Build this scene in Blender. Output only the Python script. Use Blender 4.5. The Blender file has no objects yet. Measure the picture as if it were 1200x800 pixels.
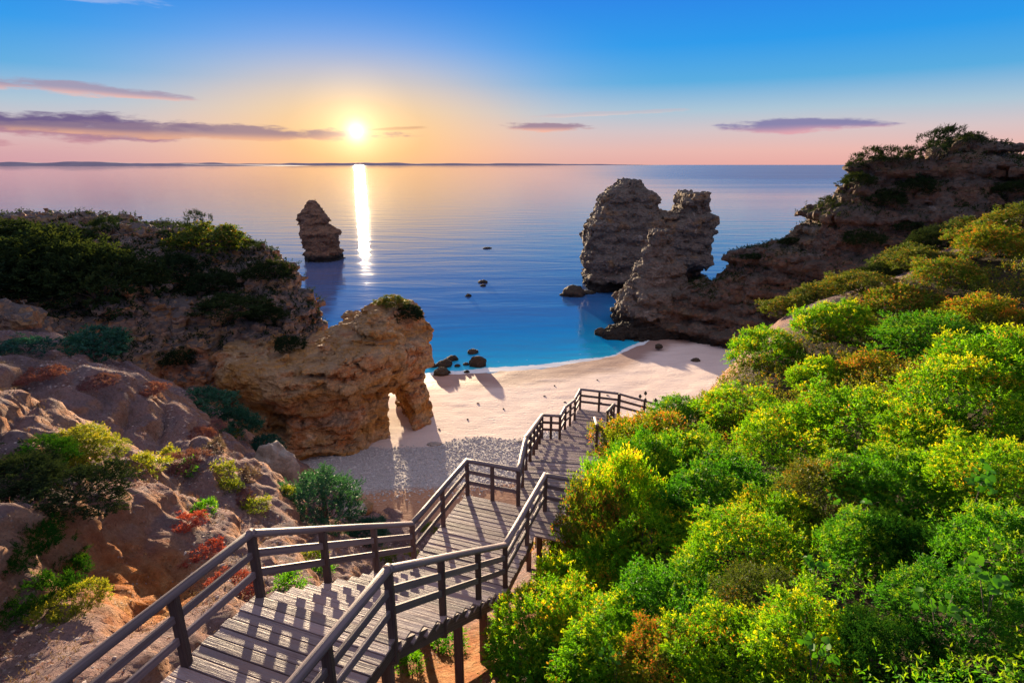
import bpy, math, random
import numpy as np
from mathutils import Vector, Matrix

# ------------------------------------------------------------------ camera, sky, sun, exposure
SC = bpy.context.scene
COL = SC.collection
RAD = math.radians
PITCH = RAD(17.24)
CAMZ = 24.0
FPX = 667.0                      # focal length in pixels of a 1200 px wide frame
cam_d = bpy.data.cameras.new('camera'); cam = bpy.data.objects.new('camera', cam_d); COL.objects.link(cam)
cam.location = (0, 0, CAMZ); cam.rotation_euler = (RAD(90) - PITCH, 0, 0)
cam_d.sensor_width = 36.0; cam_d.lens = 36.0 * FPX / 1200.0
cam_d.clip_start = 0.1; cam_d.clip_end = 90000
SC.camera = cam

SUN_AZ = RAD(-14.4)              # from +Y towards +X
SUN_EL = RAD(2.9)
LAMP_EL = RAD(2.3)
EXPOSURE = 2.25
GAIN = 1.0 / 2 ** EXPOSURE

def sun_vec(el): return Vector((math.sin(SUN_AZ) * math.cos(el), math.cos(SUN_AZ) * math.cos(el), math.sin(el)))

sl = bpy.data.lights.new('sun', 'SUN'); so = bpy.data.objects.new('sun', sl); COL.objects.link(so)
sl.energy = 4.3; sl.angle = RAD(0.8); sl.color = (1.0, 0.77, 0.50)
so.rotation_euler = sun_vec(LAMP_EL).to_track_quat('Z', 'Y').to_euler()

SC.view_settings.view_transform = 'Standard'; SC.view_settings.look = 'None'
SC.view_settings.exposure = EXPOSURE; SC.view_settings.gamma = 1.0
SC.view_settings.use_curve_mapping = False
SC.cycles.max_bounces = 7; SC.cycles.diffuse_bounces = 3; SC.cycles.transmission_bounces = 4
SC.cycles.glossy_bounces = 3; SC.cycles.transparent_max_bounces = 6
SC.cycles.use_denoising = True
SC.cycles.sample_clamp_indirect = 4.0

class NT:
    """small helper to write node trees"""
    def __init__(s, tree): s.t = tree; s.n = tree.nodes; s.l = tree.links
    def new(s, kind, **kw):
        n = s.n.new(kind)
        for k, v in kw.items(): setattr(n, k, v)
        return n
    def put(s, sock, v):
        if v is None: return
        if isinstance(v, bpy.types.NodeSocket): s.l.new(v, sock)
        elif isinstance(v, (tuple, list)) and len(v) == 3 and sock.type == 'RGBA': sock.default_value = (*v, 1)
        else: sock.default_value = v
    def math(s, op, a, b=None, c=None, clamp=False):
        n = s.new('ShaderNodeMath', operation=op, use_clamp=clamp)
        for i, v in enumerate((a, b, c)): s.put(n.inputs[i], v)
        return n.outputs[0]
    def vmath(s, op, a, b=None):
        n = s.new('ShaderNodeVectorMath', operation=op)
        s.put(n.inputs[0], a); s.put(n.inputs[1], b)
        return n
    def ramp(s, fac, stops, interp='LINEAR'):
        n = s.new('ShaderNodeValToRGB'); r = n.color_ramp; r.interpolation = interp
        while len(r.elements) > 1: r.elements.remove(r.elements[-1])
        for i, (p, c) in enumerate(stops):
            e = r.elements[0] if i == 0 else r.elements.new(p)
            e.position = p
            if not isinstance(c, (tuple, list)): c = (c, c, c)
            e.color = (*c, 1)
        s.put(n.inputs[0], fac); return n.outputs[0]
    def mix(s, fac, a, b, mode='MIX'):
        n = s.new('ShaderNodeMix', data_type='RGBA', blend_type=mode)
        s.put(n.inputs[0], fac); s.put(n.inputs[6], a); s.put(n.inputs[7], b)
        return n.outputs[2]
    def noise(s, vec, scale, detail=4, rough=0.55, dist=0.0, w=None):
        n = s.new('ShaderNodeTexNoise', noise_dimensions='3D')
        s.put(n.inputs['Vector'], vec); n.inputs['Scale'].default_value = scale
        n.inputs['Detail'].default_value = detail; n.inputs['Roughness'].default_value = rough
        n.inputs['Distortion'].default_value = dist
        return n.outputs[0]
    def scale(s, vec, sc):
        n = s.new('ShaderNodeMapping'); s.put(n.inputs[0], vec); n.inputs[3].default_value = sc
        return n.outputs[0]
    def smooth(s, v, lo, hi):
        n = s.new('ShaderNodeMapRange', interpolation_type='SMOOTHSTEP'); s.put(n.inputs[0], v)
        n.inputs[1].default_value = lo; n.inputs[2].default_value = hi
        return n.outputs[0]

def build_world():
    w = bpy.data.worlds.new('World'); SC.world = w; w.use_nodes = True
    t = NT(w.node_tree); t.n.clear()
    out = t.new('ShaderNodeOutputWorld')
    d = t.new('ShaderNodeTexCoord').outputs['Generated']
    d = t.vmath('NORMALIZE', d).outputs[0]
    sep = t.new('ShaderNodeSeparateXYZ'); t.put(sep.inputs[0], d)
    X, Y, Z = sep.outputs
    el = t.math('MULTIPLY', t.math('ARCSINE', Z), 180 / math.pi)
    az = t.math('MULTIPLY', t.math('ARCTAN2', X, Y), 180 / math.pi)
    # clear sky by elevation, paled above the frame to lift the fill light
    f = t.math('DIVIDE', el, 45.0, clamp=True)
    base = t.ramp(f, [(0.0, (0.80, 0.40, 0.37)), (1.2 / 45, (0.82, 0.47, 0.43)), (2.9 / 45, (0.66, 0.54, 0.56)), (4.6 / 45, (0.40, 0.55, 0.67)),
                      (7.0 / 45, (0.08, 0.40, 0.74)), (10 / 45, (0.003, 0.31, 0.82)), (14 / 45, (0.0, 0.22, 0.80)), (20 / 45, (0.12, 0.31, 0.76)), (30 / 45, (0.36, 0.43, 0.74)), (1.0, (0.60, 0.58, 0.72))])
    # warm glow round the sun, wider along the horizon
    daz = t.math('SUBTRACT', az, math.degrees(SUN_AZ)); dele = t.math('SUBTRACT', el, math.degrees(SUN_EL))
    g1 = t.math('SQRT', t.math('ADD', t.math('POWER', t.math('MULTIPLY', daz, 0.50), 2), t.math('POWER', t.math('MULTIPLY', dele, 1.3), 2)))
    wide = t.ramp(t.math('DIVIDE', g1, 24.0, clamp=True), [(0, 0.95), (0.12, 0.86), (0.27, 0.54), (0.46, 0.16), (0.66, 0.02), (1.0, 0)], 'B_SPLINE')
    hue = t.ramp(t.math('DIVIDE', g1, 16.0, clamp=True), [(0, (1.10, 0.86, 0.50)), (0.2, (0.98, 0.70, 0.38)), (0.42, (0.90, 0.66, 0.50)), (0.66, (0.60, 0.60, 0.76)), (1, (0.12, 0.45, 0.88))])
    low = t.mix(t.ramp(t.math('DIVIDE', el, 8.0, clamp=True), [(0, 1), (0.5, 0.5), (1, 0.0)]), hue, t.mix(1.0, hue, (1.0, 0.78, 0.52), 'MULTIPLY'))
    col = t.mix(wide, base, low)
    # purple veil low on the left
    veil = t.math('MULTIPLY', t.math('MULTIPLY', t.smooth(az, -22, -42), t.smooth(el, 3.2, 0.2)), 0.5)
    col = t.mix(veil, col, (0.50, 0.27, 0.40))
    # thin clouds: bands given by azimuth, elevation, half-width, half-height
    vec = t.new('ShaderNodeCombineXYZ'); t.put(vec.inputs[0], az); t.put(vec.inputs[1], el)
    nz = t.noise(t.scale(vec.outputs[0], (0.22, 1.1, 1)), 1.0, 5, 0.62)
    nz2 = t.noise(t.scale(vec.outputs[0], (0.05, 0.35, 1)), 1.0, 2, 0.5)
    nzc = t.math('SUBTRACT', nz, 0.5)
    def cloud(a0, e0, wa, we, c_in, c_edge, dens, tilt=0.0):
        u = t.math('DIVIDE', t.math('SUBTRACT', az, a0), wa)
        v = t.math('DIVIDE', t.math('SUBTRACT', t.math('SUBTRACT', el, e0), t.math('MULTIPLY', t.math('SUBTRACT', az, a0), tilt)), we)
        vv = t.math('ADD', v, t.math('MULTIPLY', t.math('SUBTRACT', nz2, 0.5), 2.2))
        r = t.math('ADD', t.math('ADD', t.math('POWER', u, 2), t.math('POWER', vv, 2)), t.math('MULTIPLY', nzc, 3.4))
        m = t.math('MULTIPLY', t.smooth(r, 1.0, 0.25), dens)
        edge = t.mix(t.smooth(vv, -0.9, 0.2), c_edge, c_in)
        return m, edge
    for (a0, e0, wa, we, ci, ce, dn, tl) in [
            (-41, 2.9, 15, 1.25, (0.13, 0.10, 0.25), (0.55, 0.27, 0.33), 1.0, -0.01),
            (-27, 2.7, 18, 0.6, (0.24, 0.17, 0.27), (0.80, 0.42, 0.28), 0.85, -0.003),
            (-37, 5.5, 10, 0.48, (0.34, 0.27, 0.40), (0.90, 0.48, 0.40), 0.8, -0.03),
            (-43, 6.0, 5, 0.55, (0.40, 0.30, 0.42), (0.95, 0.52, 0.42), 0.6, -0.03),
            (3.4, 3.4, 5, 0.5, (0.30, 0.20, 0.30), (0.90, 0.46, 0.36), 0.9, 0),
            (9, 4.5, 8, 0.24, (0.60, 0.45, 0.50), (0.95, 0.6, 0.5), 0.4, 0.02),
            (25.2, 3.1, 6.8, 0.6, (0.21, 0.20, 0.40), (0.72, 0.36, 0.42), 0.95, 0),
            (-10, 3.2, 3.4, 0.22, (0.62, 0.36, 0.22), (1.1, 0.6, 0.3), 0.7, 0.04),
            (-36, 11.8, 8, 0.5, (0.52, 0.62, 0.86), (0.7, 0.7, 0.86), 0.35, 0.0),
            (46, 3.4, 6, 0.22, (0.30, 0.34, 0.50), (0.6, 0.42, 0.5), 0.5, 0.0)]:
        m, c = cloud(a0, e0, wa, we, ci, ce, dn, tl)
        col = t.mix(m, col, c)
    # the sun's disc and aureole
    g = t.math('MULTIPLY', t.math('ARCCOSINE', t.math('MINIMUM', t.vmath('DOT_PRODUCT', d, tuple(sun_vec(SUN_EL))).outputs['Value'], 0.9999999)), 180 / math.pi)
    aur = t.ramp(t.math('DIVIDE', g, 6.0, clamp=True), [(0, (8.0, 6.4, 3.8)), (0.045, (4.0, 3.2, 1.9)), (0.10, (1.1, 0.85, 0.48)), (0.25, (0.42, 0.29, 0.14)), (0.55, (0.12, 0.08, 0.035)), (1, (0, 0, 0))], 'B_SPLINE')
    col = t.mix(1.0, col, aur, 'ADD')
    bg = t.new('ShaderNodeBackground'); t.put(bg.inputs[0], col); bg.inputs[1].default_value = GAIN
    sky = t.new('ShaderNodeTexSky', sky_type='NISHITA'); sky.sun_disc = False
    sky.sun_elevation = SUN_EL; sky.sun_rotation = SUN_AZ; sky.altitude = 20
    bg2 = t.new('ShaderNodeBackground'); t.put(bg2.inputs[0], sky.outputs[0]); bg2.inputs[1].default_value = 0.0004
    add = t.new('ShaderNodeAddShader'); t.l.new(bg.outputs[0], add.inputs[0]); t.l.new(bg2.outputs[0], add.inputs[1])
    t.l.new(add.outputs[0], out.inputs[0])
build_world()

# ------------------------------------------------------------------ numeric helpers
def T(v): return math.tan(PITCH - math.atan((400 - v) / FPX))
def pix(u, v, Y):
    """world point seen at photo pixel (u, v) that lies Y metres in front"""
    b = (400 - v) / FPX
    return ((u - 600) / FPX / (math.cos(PITCH) + b * math.sin(PITCH)) * Y, Y, CAMZ - T(v) * Y)
def ray(u, v):
    a, b = (u - 600) / FPX, (400 - v) / FPX
    return Vector((a, math.cos(PITCH) + b * math.sin(PITCH), -math.sin(PITCH) + b * math.cos(PITCH))).normalized()

_rs = np.random.RandomState(7)
_perm = np.concatenate([_rs.permutation(256)] * 3).astype(np.int32)
_val = (_rs.rand(256) * 2 - 1).astype(np.float32)
def vnoise(x, y, z):
    x = np.asarray(x, np.float32); y = np.asarray(y, np.float32); z = np.asarray(z, np.float32)
    x, y, z = np.broadcast_arrays(x, y, z)
    xi, yi, zi = np.floor(x).astype(np.int32), np.floor(y).astype(np.int32), np.floor(z).astype(np.int32)
    fx, fy, fz = x - xi, y - yi, z - zi
    fx = fx * fx * fx * (fx * (fx * 6 - 15) + 10); fy = fy * fy * fy * (fy * (fy * 6 - 15) + 10); fz = fz * fz * fz * (fz * (fz * 6 - 15) + 10)
    xi &= 255; yi &= 255; zi &= 255
    def h(i, j, k): return _val[_perm[_perm[_perm[xi + i] + yi + j] + zi + k]]
    a = h(0,0,0) * (1 - fx) + h(1,0,0) * fx; b = h(0,1,0) * (1 - fx) + h(1,1,0) * fx
    c = h(0,0,1) * (1 - fx) + h(1,0,1) * fx; d = h(0,1,1) * (1 - fx) + h(1,1,1) * fx
    return (a * (1 - fy) + b * fy) * (1 - fz) + (c * (1 - fy) + d * fy) * fz
def cellrand(x, y, z):
    xi, yi, zi = (np.floor(q).astype(np.int32) & 255 for q in (x, y, z))
    return _val[_perm[_perm[_perm[xi] + yi] + zi]]
def fbm(x, y, z, freq=1.0, octv=4, gain=0.5, ridged=False, seed=0):
    s = 0; a = 1.0; tot = 0
    for o in range(octv):
        n = vnoise(x * freq + 17.3 * o + seed * 5.1, y * freq + 9.7 * o + seed * 3.3, z * freq + 4.1 * o + seed)
        if ridged: n = 1 - 2 * np.abs(n)
        s = s + a * n; tot += a; a *= gain; freq *= 2.03
    return s / tot

class RBF:
    """thin-plate surface through (x, y, z) points"""
    def __init__(s, pts, smooth=0.0):
        P = np.array(pts, float); s.c = P[:, :2]; n = len(P)
        K = s.k(((s.c[:, None] - s.c[None]) ** 2).sum(-1)) + np.eye(n) * smooth
        Q = np.hstack([np.ones((n, 1)), s.c]); A = np.block([[K, Q], [Q.T, np.zeros((3, 3))]])
        s.w = np.linalg.solve(A, np.concatenate([P[:, 2], np.zeros(3)]))
    @staticmethod
    def k(r2): return 0.5 * r2 * np.log(r2 + 1e-9)
    def __call__(s, x, y):
        x = np.asarray(x, float); y = np.asarray(y, float); r = s.w[-3] + s.w[-2] * x + s.w[-1] * y
        for (cx, cy), w in zip(s.c, s.w[:-3]): r = r + w * s.k((x - cx) ** 2 + (y - cy) ** 2)
        return r

def sdpoly(x, y, poly):
    d = np.full(x.shape, 1e9); ins = np.zeros(x.shape, bool); n = len(poly)
    for i in range(n):
        ax, ay = poly[i]; bx, by = poly[(i + 1) % n]
        ex, ey = bx - ax, by - ay; wx, wy = x - ax, y - ay
        tt = np.clip((wx * ex + wy * ey) / (ex * ex + ey * ey), 0, 1)
        d = np.minimum(d, (wx - ex * tt) ** 2 + (wy - ey * tt) ** 2)
        c = ((ay > y) != (by > y)) & (x < (bx - ax) * (y - ay) / ((by - ay) if by != ay else 1e-9) + ax)
        ins ^= c
    d = np.sqrt(d); return np.where(ins, -d, d)
def smax(a, b, k): h = np.clip(0.5 + 0.5 * (a - b) / k, 0, 1); return b + (a - b) * h + k * h * (1 - h)
def smin(a, b, k): return -smax(-a, -b, k)
def sstep(v, lo, hi): q = np.clip((v - lo) / (hi - lo), 0, 1); return q * q * (3 - 2 * q)

def surface_nets(F, org, h):
    S = F < 0; nx, ny, nz = F.shape
    cnt = np.zeros((nx - 1, ny - 1, nz - 1), np.uint8)
    offs = [(i, j, k) for i in (0, 1) for j in (0, 1) for k in (0, 1)]
    for i, j, k in offs: cnt += S[i:nx - 1 + i, j:ny - 1 + j, k:nz - 1 + k]
    act = (cnt > 0) & (cnt < 8); ci, cj, ck = np.nonzero(act)
    idx = np.full(act.shape, -1, np.int64); idx[act] = np.arange(len(ci))
    acc = np.zeros((len(ci), 3)); n = np.zeros(len(ci))
    for a in offs:
        for ax in range(3):
            if a[ax]: continue
            b = list(a); b[ax] = 1
            fa = F[ci + a[0], cj + a[1], ck + a[2]]; fb = F[ci + b[0], cj + b[1], ck + b[2]]
            m = (fa < 0) != (fb < 0); tt = np.where(m, fa / np.where(m, fa - fb, 1), 0)
            p = np.array(a, float)[None] + np.zeros((len(ci), 3)); p[:, ax] += tt
            acc += np.where(m[:, None], p, 0); n += m
    V = (acc / n[:, None] + np.stack([ci, cj, ck], 1)) * h + np.array(org)
    faces = []
    for ax in range(3):
        o1, o2 = [(1, 2), (2, 0), (0, 1)][ax]
        sl0 = [slice(None)] * 3; sl1 = [slice(None)] * 3
        sl0[ax] = slice(0, -1); sl1[ax] = slice(1, None)
        A, B = S[tuple(sl0)], S[tuple(sl1)]
        e = np.nonzero(A != B); e = np.stack(e, 1)
        ok = (e[:, o1] > 0) & (e[:, o2] > 0) & (e[:, o1] < F.shape[o1] - 1) & (e[:, o2] < F.shape[o2] - 1)
        e = e[ok]; flip = A[e[:, 0], e[:, 1], e[:, 2]]
        q = []
        for d1, d2 in ((-1, -1), (0, -1), (0, 0), (-1, 0)):
            c = e.copy(); c[:, o1] += d1; c[:, o2] += d2
            q.append(idx[c[:, 0], c[:, 1], c[:, 2]])
        q = np.stack(q, 1); q[~flip] = q[~flip][:, ::-1]
        faces.append(q)
    return V.astype(np.float32), np.concatenate(faces).astype(np.int32)

def vnormals(V, Fq):
    a, b, c, d = (V[Fq[:, i]] for i in range(4))
    n = np.cross(c - a, d - b); N = np.zeros_like(V)
    for i in range(4):
        for ax in range(3): N[:, ax] += np.bincount(Fq[:, i], n[:, ax], len(V))
    return N / (np.linalg.norm(N, axis=1, keepdims=True) + 1e-9)

def make_mesh(name, V, F, smooth=True):
    me = bpy.data.meshes.new(name)
    V = np.ascontiguousarray(V, np.float32)
    me.vertices.add(len(V)); me.vertices.foreach_set('co', V.ravel())
    if isinstance(F, np.ndarray):
        k = F.shape[1]; me.loops.add(F.size); me.polygons.add(len(F))
        me.loops.foreach_set('vertex_index', np.ascontiguousarray(F, np.int32).ravel())
        me.polygons.foreach_set('loop_start', np.arange(0, F.size, k, dtype=np.int32))
        me.polygons.foreach_set('loop_total', np.full(len(F), k, np.int32))
    else:
        lens = [len(f) for f in F]; flat = [i for f in F for i in f]
        me.loops.add(len(flat)); me.polygons.add(len(F))
        me.loops.foreach_set('vertex_index', flat)
        me.polygons.foreach_set('loop_start', np.concatenate([[0], np.cumsum(lens)[:-1]]).astype(np.int32))
        me.polygons.foreach_set('loop_total', np.array(lens, np.int32))
    me.polygons.foreach_set('use_smooth', np.full(len(me.polygons), smooth))
    me.update(calc_edges=True); me.validate()
    return me
def fattr(me, name, vals):
    a = me.attributes.new(name, 'FLOAT', 'POINT'); a.data.foreach_set('value', np.ascontiguousarray(vals, np.float32))
def obj(name, me, mat=None, parent=None, loc=None, rot=None):
    o = bpy.data.objects.new(name, me); COL.objects.link(o)
    if mat is not None and me is not None and not me.materials: me.materials.append(mat)
    if parent is not None: o.parent = parent
    if loc is not None: o.location = loc
    if rot is not None: o.rotation_euler = rot
    return o
def tag(o, label=None, cat=None, group=None, kind=None):
    for k, v in (('label', label), ('category', cat), ('group', group), ('kind', kind)):
        if v: o[k] = v
    return o
def override(o, mat):
    o.material_slots[0].link = 'OBJECT'; o.material_slots[0].material = mat
def grid_faces(nx, ny):
    i = np.arange(nx * ny).reshape(nx, ny)
    return np.stack([i[:-1, :-1], i[1:, :-1], i[1:, 1:], i[:-1, 1:]], -1).reshape(-1, 4).astype(np.int32)
def graded(pieces):
    """coordinates with a given spacing per stretch: [(start, end, step), ...]"""
    out = []
    for a, b, s in pieces: out.append(np.linspace(a, b, max(2, int(round((b - a) / s))), endpoint=False))
    return np.concatenate(out + [np.array([pieces[-1][1]])])

# ------------------------------------------------------------------ materials
def new_mat(name):
    m = bpy.data.materials.new(name); m.use_nodes = True
    t = NT(m.node_tree); t.n.clear()
    out = t.new('ShaderNodeOutputMaterial'); p = t.new('ShaderNodeBsdfPrincipled')
    t.l.new(p.outputs[0], out.inputs[0])
    return m, t, p, out
def bump(t, p, h, dist, strength=1.0):
    b = t.new('ShaderNodeBump'); t.put(b.inputs['Height'], h); b.inputs['Distance'].default_value = dist; b.inputs['Strength'].default_value = strength
    t.put(p.inputs['Normal'], b.outputs[0]); return b
def position(t): return t.new('ShaderNodeNewGeometry').outputs['Position']
def zof(t, v):
    s = t.new('ShaderNodeSeparateXYZ'); t.put(s.inputs[0], v); return s.outputs

def rock_mat(name, cols, crust, strata_scale=0.55, tide=1.2, tide_col=(0.035, 0.028, 0.022), crust_amt=0.5, dist=0.35, flow=0.5, crust_lo=0.45):
    m, t, p, _ = new_mat(name)
    pos = position(t); xyz = zof(t, pos)
    warp = t.noise(pos, 0.13, 3)
    zz = t.math('ADD', xyz[2], t.math('MULTIPLY', warp, 3.0))
    sv = t.new('ShaderNodeCombineXYZ'); t.put(sv.inputs[0], t.math('MULTIPLY', xyz[0], 0.05)); t.put(sv.inputs[1], t.math('MULTIPLY', xyz[1], 0.05)); t.put(sv.inputs[2], zz)
    st = t.noise(sv.outputs[0], strata_scale, 5, 0.65)
    big = t.noise(pos, 0.22, 5, 0.6, 0.6)
    k = t.math('ADD', t.math('MULTIPLY', st, flow), t.math('MULTIPLY', big, 1 - flow))
    c = t.ramp(t.smooth(k, 0.30, 0.70), [(i / (len(cols) - 1), q) for i, q in enumerate(cols)])
    fine = t.noise(pos, 2.6, 7, 0.68)
    c = t.mix(0.75, c, t.ramp(fine, [(0.25, 0.38), (0.5, 0.85), (0.75, 1.3)]), 'MULTIPLY')
    # weathered crust on faces that look up
    nrm = zof(t, t.new('ShaderNodeNewGeometry').outputs['Normal'])[2]
    up = t.math('MULTIPLY', t.smooth(t.math('ADD', nrm, t.math('MULTIPLY', t.math('SUBTRACT', t.noise(pos, 0.9, 4), 0.5), 0.9)), crust_lo, crust_lo + 0.47), crust_amt)
    c = t.mix(up, c, crust)
    patch = t.smooth(t.noise(pos, 0.5, 5, 0.7, 0.4), 0.60, 0.70)
    c = t.mix(t.math('MULTIPLY', patch, 0.45), c, tuple(min(1, q * 1.6 + 0.06) for q in cols[-1]))
    # black tide band of the rock foot
    td = t.smooth(t.math('ADD', xyz[2], t.math('MULTIPLY', t.math('SUBTRACT', t.noise(pos, 0.8, 4), 0.5), 2.2)), tide + 0.5, tide - 0.5)
    c = t.mix(td, c, tide_col)
    t.put(p.inputs['Base Color'], c)
    p.inputs['Roughness'].default_value = 0.9; p.inputs['Specular IOR Level'].default_value = 0.15
    vo = t.new('ShaderNodeTexVoronoi', feature='DISTANCE_TO_EDGE'); t.put(vo.inputs['Vector'], t.scale(pos, (0.8, 0.8, 1.5))); vo.inputs['Scale'].default_value = 0.55
    crack = t.smooth(vo.outputs[0], 0.0, 0.10)
    pits = t.noise(pos, 1.3, 8, 0.72)
    h = t.math('ADD', t.math('ADD', t.math('MULTIPLY', pits, 1.1), t.math('MULTIPLY', st, 0.9)), t.math('MULTIPLY', crack, 0.18))
    bump(t, p, h, dist * 1.7, 1.0)
    return m

M = {}
M['ochre_rock'] = rock_mat('ochre_rock', [(0.26, 0.11, 0.035), (0.46, 0.21, 0.06), (0.56, 0.29, 0.09), (0.58, 0.37, 0.19), (0.50, 0.20, 0.07), (0.60, 0.43, 0.28)], (0.17, 0.13, 0.10), tide=0.9, crust_amt=0.5, tide_col=(0.10, 0.06, 0.035))
M['headland_rock'] = rock_mat('headland_rock', [(0.24, 0.11, 0.05), (0.50, 0.23, 0.09), (0.36, 0.24, 0.18), (0.56, 0.32, 0.15), (0.52, 0.20, 0.09), (0.55, 0.46, 0.39)], (0.12, 0.10, 0.095), tide=0.0, crust_amt=0.95, flow=0.35, crust_lo=0.28)
M['grey_rock'] = rock_mat('grey_rock', [(0.075, 0.056, 0.045), (0.158, 0.116, 0.091), (0.232, 0.174, 0.131), (0.199, 0.153, 0.123), (0.282, 0.161, 0.079), (0.298, 0.242, 0.19)], (0.10, 0.09, 0.075), tide=2.2, crust_amt=0.6, strata_scale=0.5)
M['red_rock'] = rock_mat('red_rock', [(0.07, 0.046, 0.036), (0.135, 0.08, 0.055), (0.151, 0.117, 0.091), (0.178, 0.094, 0.06), (0.204, 0.138, 0.078), (0.173, 0.149, 0.133)], (0.06, 0.055, 0.045), tide=1.6, crust_amt=0.7, strata_scale=0.45)
M['stack_rock'] = rock_mat('stack_rock', [(0.13, 0.07, 0.05), (0.24, 0.12, 0.07), (0.30, 0.16, 0.09), (0.22, 0.12, 0.08), (0.32, 0.19, 0.12)], (0.18, 0.11, 0.07), tide=1.6, crust_amt=0.4, strata_scale=0.4)
M['sea_boulder'] = rock_mat('sea_boulder', [(0.03, 0.022, 0.018), (0.07, 0.05, 0.035), (0.10, 0.07, 0.05)], (0.05, 0.045, 0.03), tide=0.5, crust_amt=0.4, dist=0.15)
M['pale_boulder'] = rock_mat('pale_boulder', [(0.22, 0.17, 0.13), (0.36, 0.30, 0.25), (0.45, 0.40, 0.36)], (0.40, 0.36, 0.33), tide=-5, crust_amt=0.4, dist=0.12)

def soil_mat():
    m, t, p, _ = new_mat('eroded_soil')
    pos = position(t)
    nrm = zof(t, t.new('ShaderNodeNewGeometry').outputs['Normal'])[2]
    n1 = t.noise(pos, 0.35, 5, 0.6, 0.5); n2 = t.noise(pos, 1.7, 6, 0.65); n3 = t.noise(pos, 11.0, 8, 0.75)
    flat = t.ramp(n1, [(0.30, (0.15, 0.10, 0.10)), (0.45, (0.24, 0.17, 0.17)), (0.55, (0.30, 0.185, 0.165)), (0.66, (0.20, 0.155, 0.16)), (0.8, (0.34, 0.20, 0.15))])
    orange = t.ramp(n2, [(0.28, (0.27, 0.085, 0.03)), (0.45, (0.45, 0.17, 0.055)), (0.6, (0.50, 0.25, 0.10)), (0.75, (0.54, 0.34, 0.19))])
    steep = t.ramp(n2, [(0.28, (0.26, 0.12, 0.075)), (0.45, (0.38, 0.20, 0.125)), (0.6, (0.44, 0.27, 0.19)), (0.75, (0.50, 0.36, 0.28))])
    k = t.smooth(t.math('ADD', nrm, t.math('MULTIPLY', t.math('SUBTRACT', n2, 0.5), 0.5)), 0.80, 0.56)
    at = t.new('ShaderNodeAttribute', attribute_name='bare')
    c = t.mix(k, flat, steep)
    c = t.mix(t.math('MULTIPLY', at.outputs['Fac'], t.smooth(t.math('ADD', n2, at.outputs['Fac']), 0.4, 1.0)), c, orange)
    c = t.mix(0.8, c, t.ramp(n3, [(0.25, 0.45), (0.5, 0.9), (0.75, 1.35)]), 'MULTIPLY')
    # pale grit and small stones
    vo = t.new('ShaderNodeTexVoronoi', feature='F1'); t.put(vo.inputs['Vector'], pos); vo.inputs['Scale'].default_value = 9.0
    peb = t.math('MULTIPLY', t.smooth(vo.outputs['Distance'], 0.30, 0.18), t.smooth(t.noise(pos, 1.1, 3), 0.50, 0.62))
    c = t.mix(t.math('MULTIPLY', peb, 0.55), c, (0.40, 0.35, 0.32))
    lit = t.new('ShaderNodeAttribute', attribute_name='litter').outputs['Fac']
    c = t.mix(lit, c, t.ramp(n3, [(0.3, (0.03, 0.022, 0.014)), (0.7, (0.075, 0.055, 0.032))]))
    t.put(p.inputs['Base Color'], c); p.inputs['Roughness'].default_value = 0.95; p.inputs['Specular IOR Level'].default_value = 0.1
    h = t.math('ADD', t.math('ADD', t.math('MULTIPLY', n2, 1.3), t.math('MULTIPLY', n3, 0.55)), t.math('MULTIPLY', peb, 0.15))
    bump(t, p, h, 0.36)
    return m
M['soil'] = soil_mat()

def sand_mat():
    m, t, p, _ = new_mat('beach_sand')
    pos = position(t); xyz = zof(t, pos)
    n = t.noise(pos, 0.25, 4); f = t.noise(pos, 6.0, 5, 0.7); tr = t.noise(t.scale(pos, (0.25, 1.3, 1)), 1.2, 5, 0.65)
    c = t.ramp(n, [(0.3, (0.59, 0.46, 0.40)), (0.7, (0.67, 0.54, 0.47))])
    c = t.mix(0.5, c, t.ramp(t.math('ADD', t.math('MULTIPLY', f, 0.5), t.math('MULTIPLY', tr, 0.5)), [(0.3, 0.7), (0.55, 1.0), (0.75, 1.12)]), 'MULTIPLY')
    # orange earth washed down below the slope
    at = t.new('ShaderNodeAttribute', attribute_name='earth')
    ee = t.smooth(t.math('ADD', at.outputs['Fac'], t.math('MULTIPLY', t.math('SUBTRACT', t.noise(pos, 0.6, 5), 0.5), 0.9)), 0.35, 0.75)
    c = t.mix(ee, c, t.ramp(f, [(0.3, (0.27, 0.13, 0.07)), (0.7, (0.46, 0.27, 0.17))]))
    sg = t.new('ShaderNodeAttribute', attribute_name='shingle').outputs['Fac']
    c = t.mix(t.smooth(t.math('ADD', sg, t.math('MULTIPLY', t.math('SUBTRACT', f, 0.5), 0.8)), 0.35, 0.75), c, t.ramp(t.noise(pos, 9.0, 4, 0.7), [(0.3, (0.22, 0.20, 0.20)), (0.7, (0.46, 0.43, 0.42))]))
    wet = t.smooth(t.math('ADD', xyz[2], t.math('MULTIPLY', t.math('SUBTRACT', tr, 0.5), 0.22)), 0.50, 0.22)
    c = t.mix(wet, c, t.mix(1.0, c, (0.50, 0.40, 0.36), 'MULTIPLY'))
    t.put(p.inputs['Base Color'], c)
    t.put(p.inputs['Roughness'], t.ramp(wet, [(0, 0.9), (1, 0.65)])); p.inputs['Specular IOR Level'].default_value = 0.15
    vo = t.new('ShaderNodeTexVoronoi'); t.put(vo.inputs['Vector'], pos); vo.inputs['Scale'].default_value = 1.6
    foot = t.smooth(vo.outputs['Distance'], 0.12, 0.32)
    bump(t, p, t.math('ADD', t.math('ADD', t.math('MULTIPLY', f, 0.5), t.math('MULTIPLY', tr, 0.9)), t.math('MULTIPLY', foot, 0.3)), 0.035)
    return m
M['sand'] = sand_mat()

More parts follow.
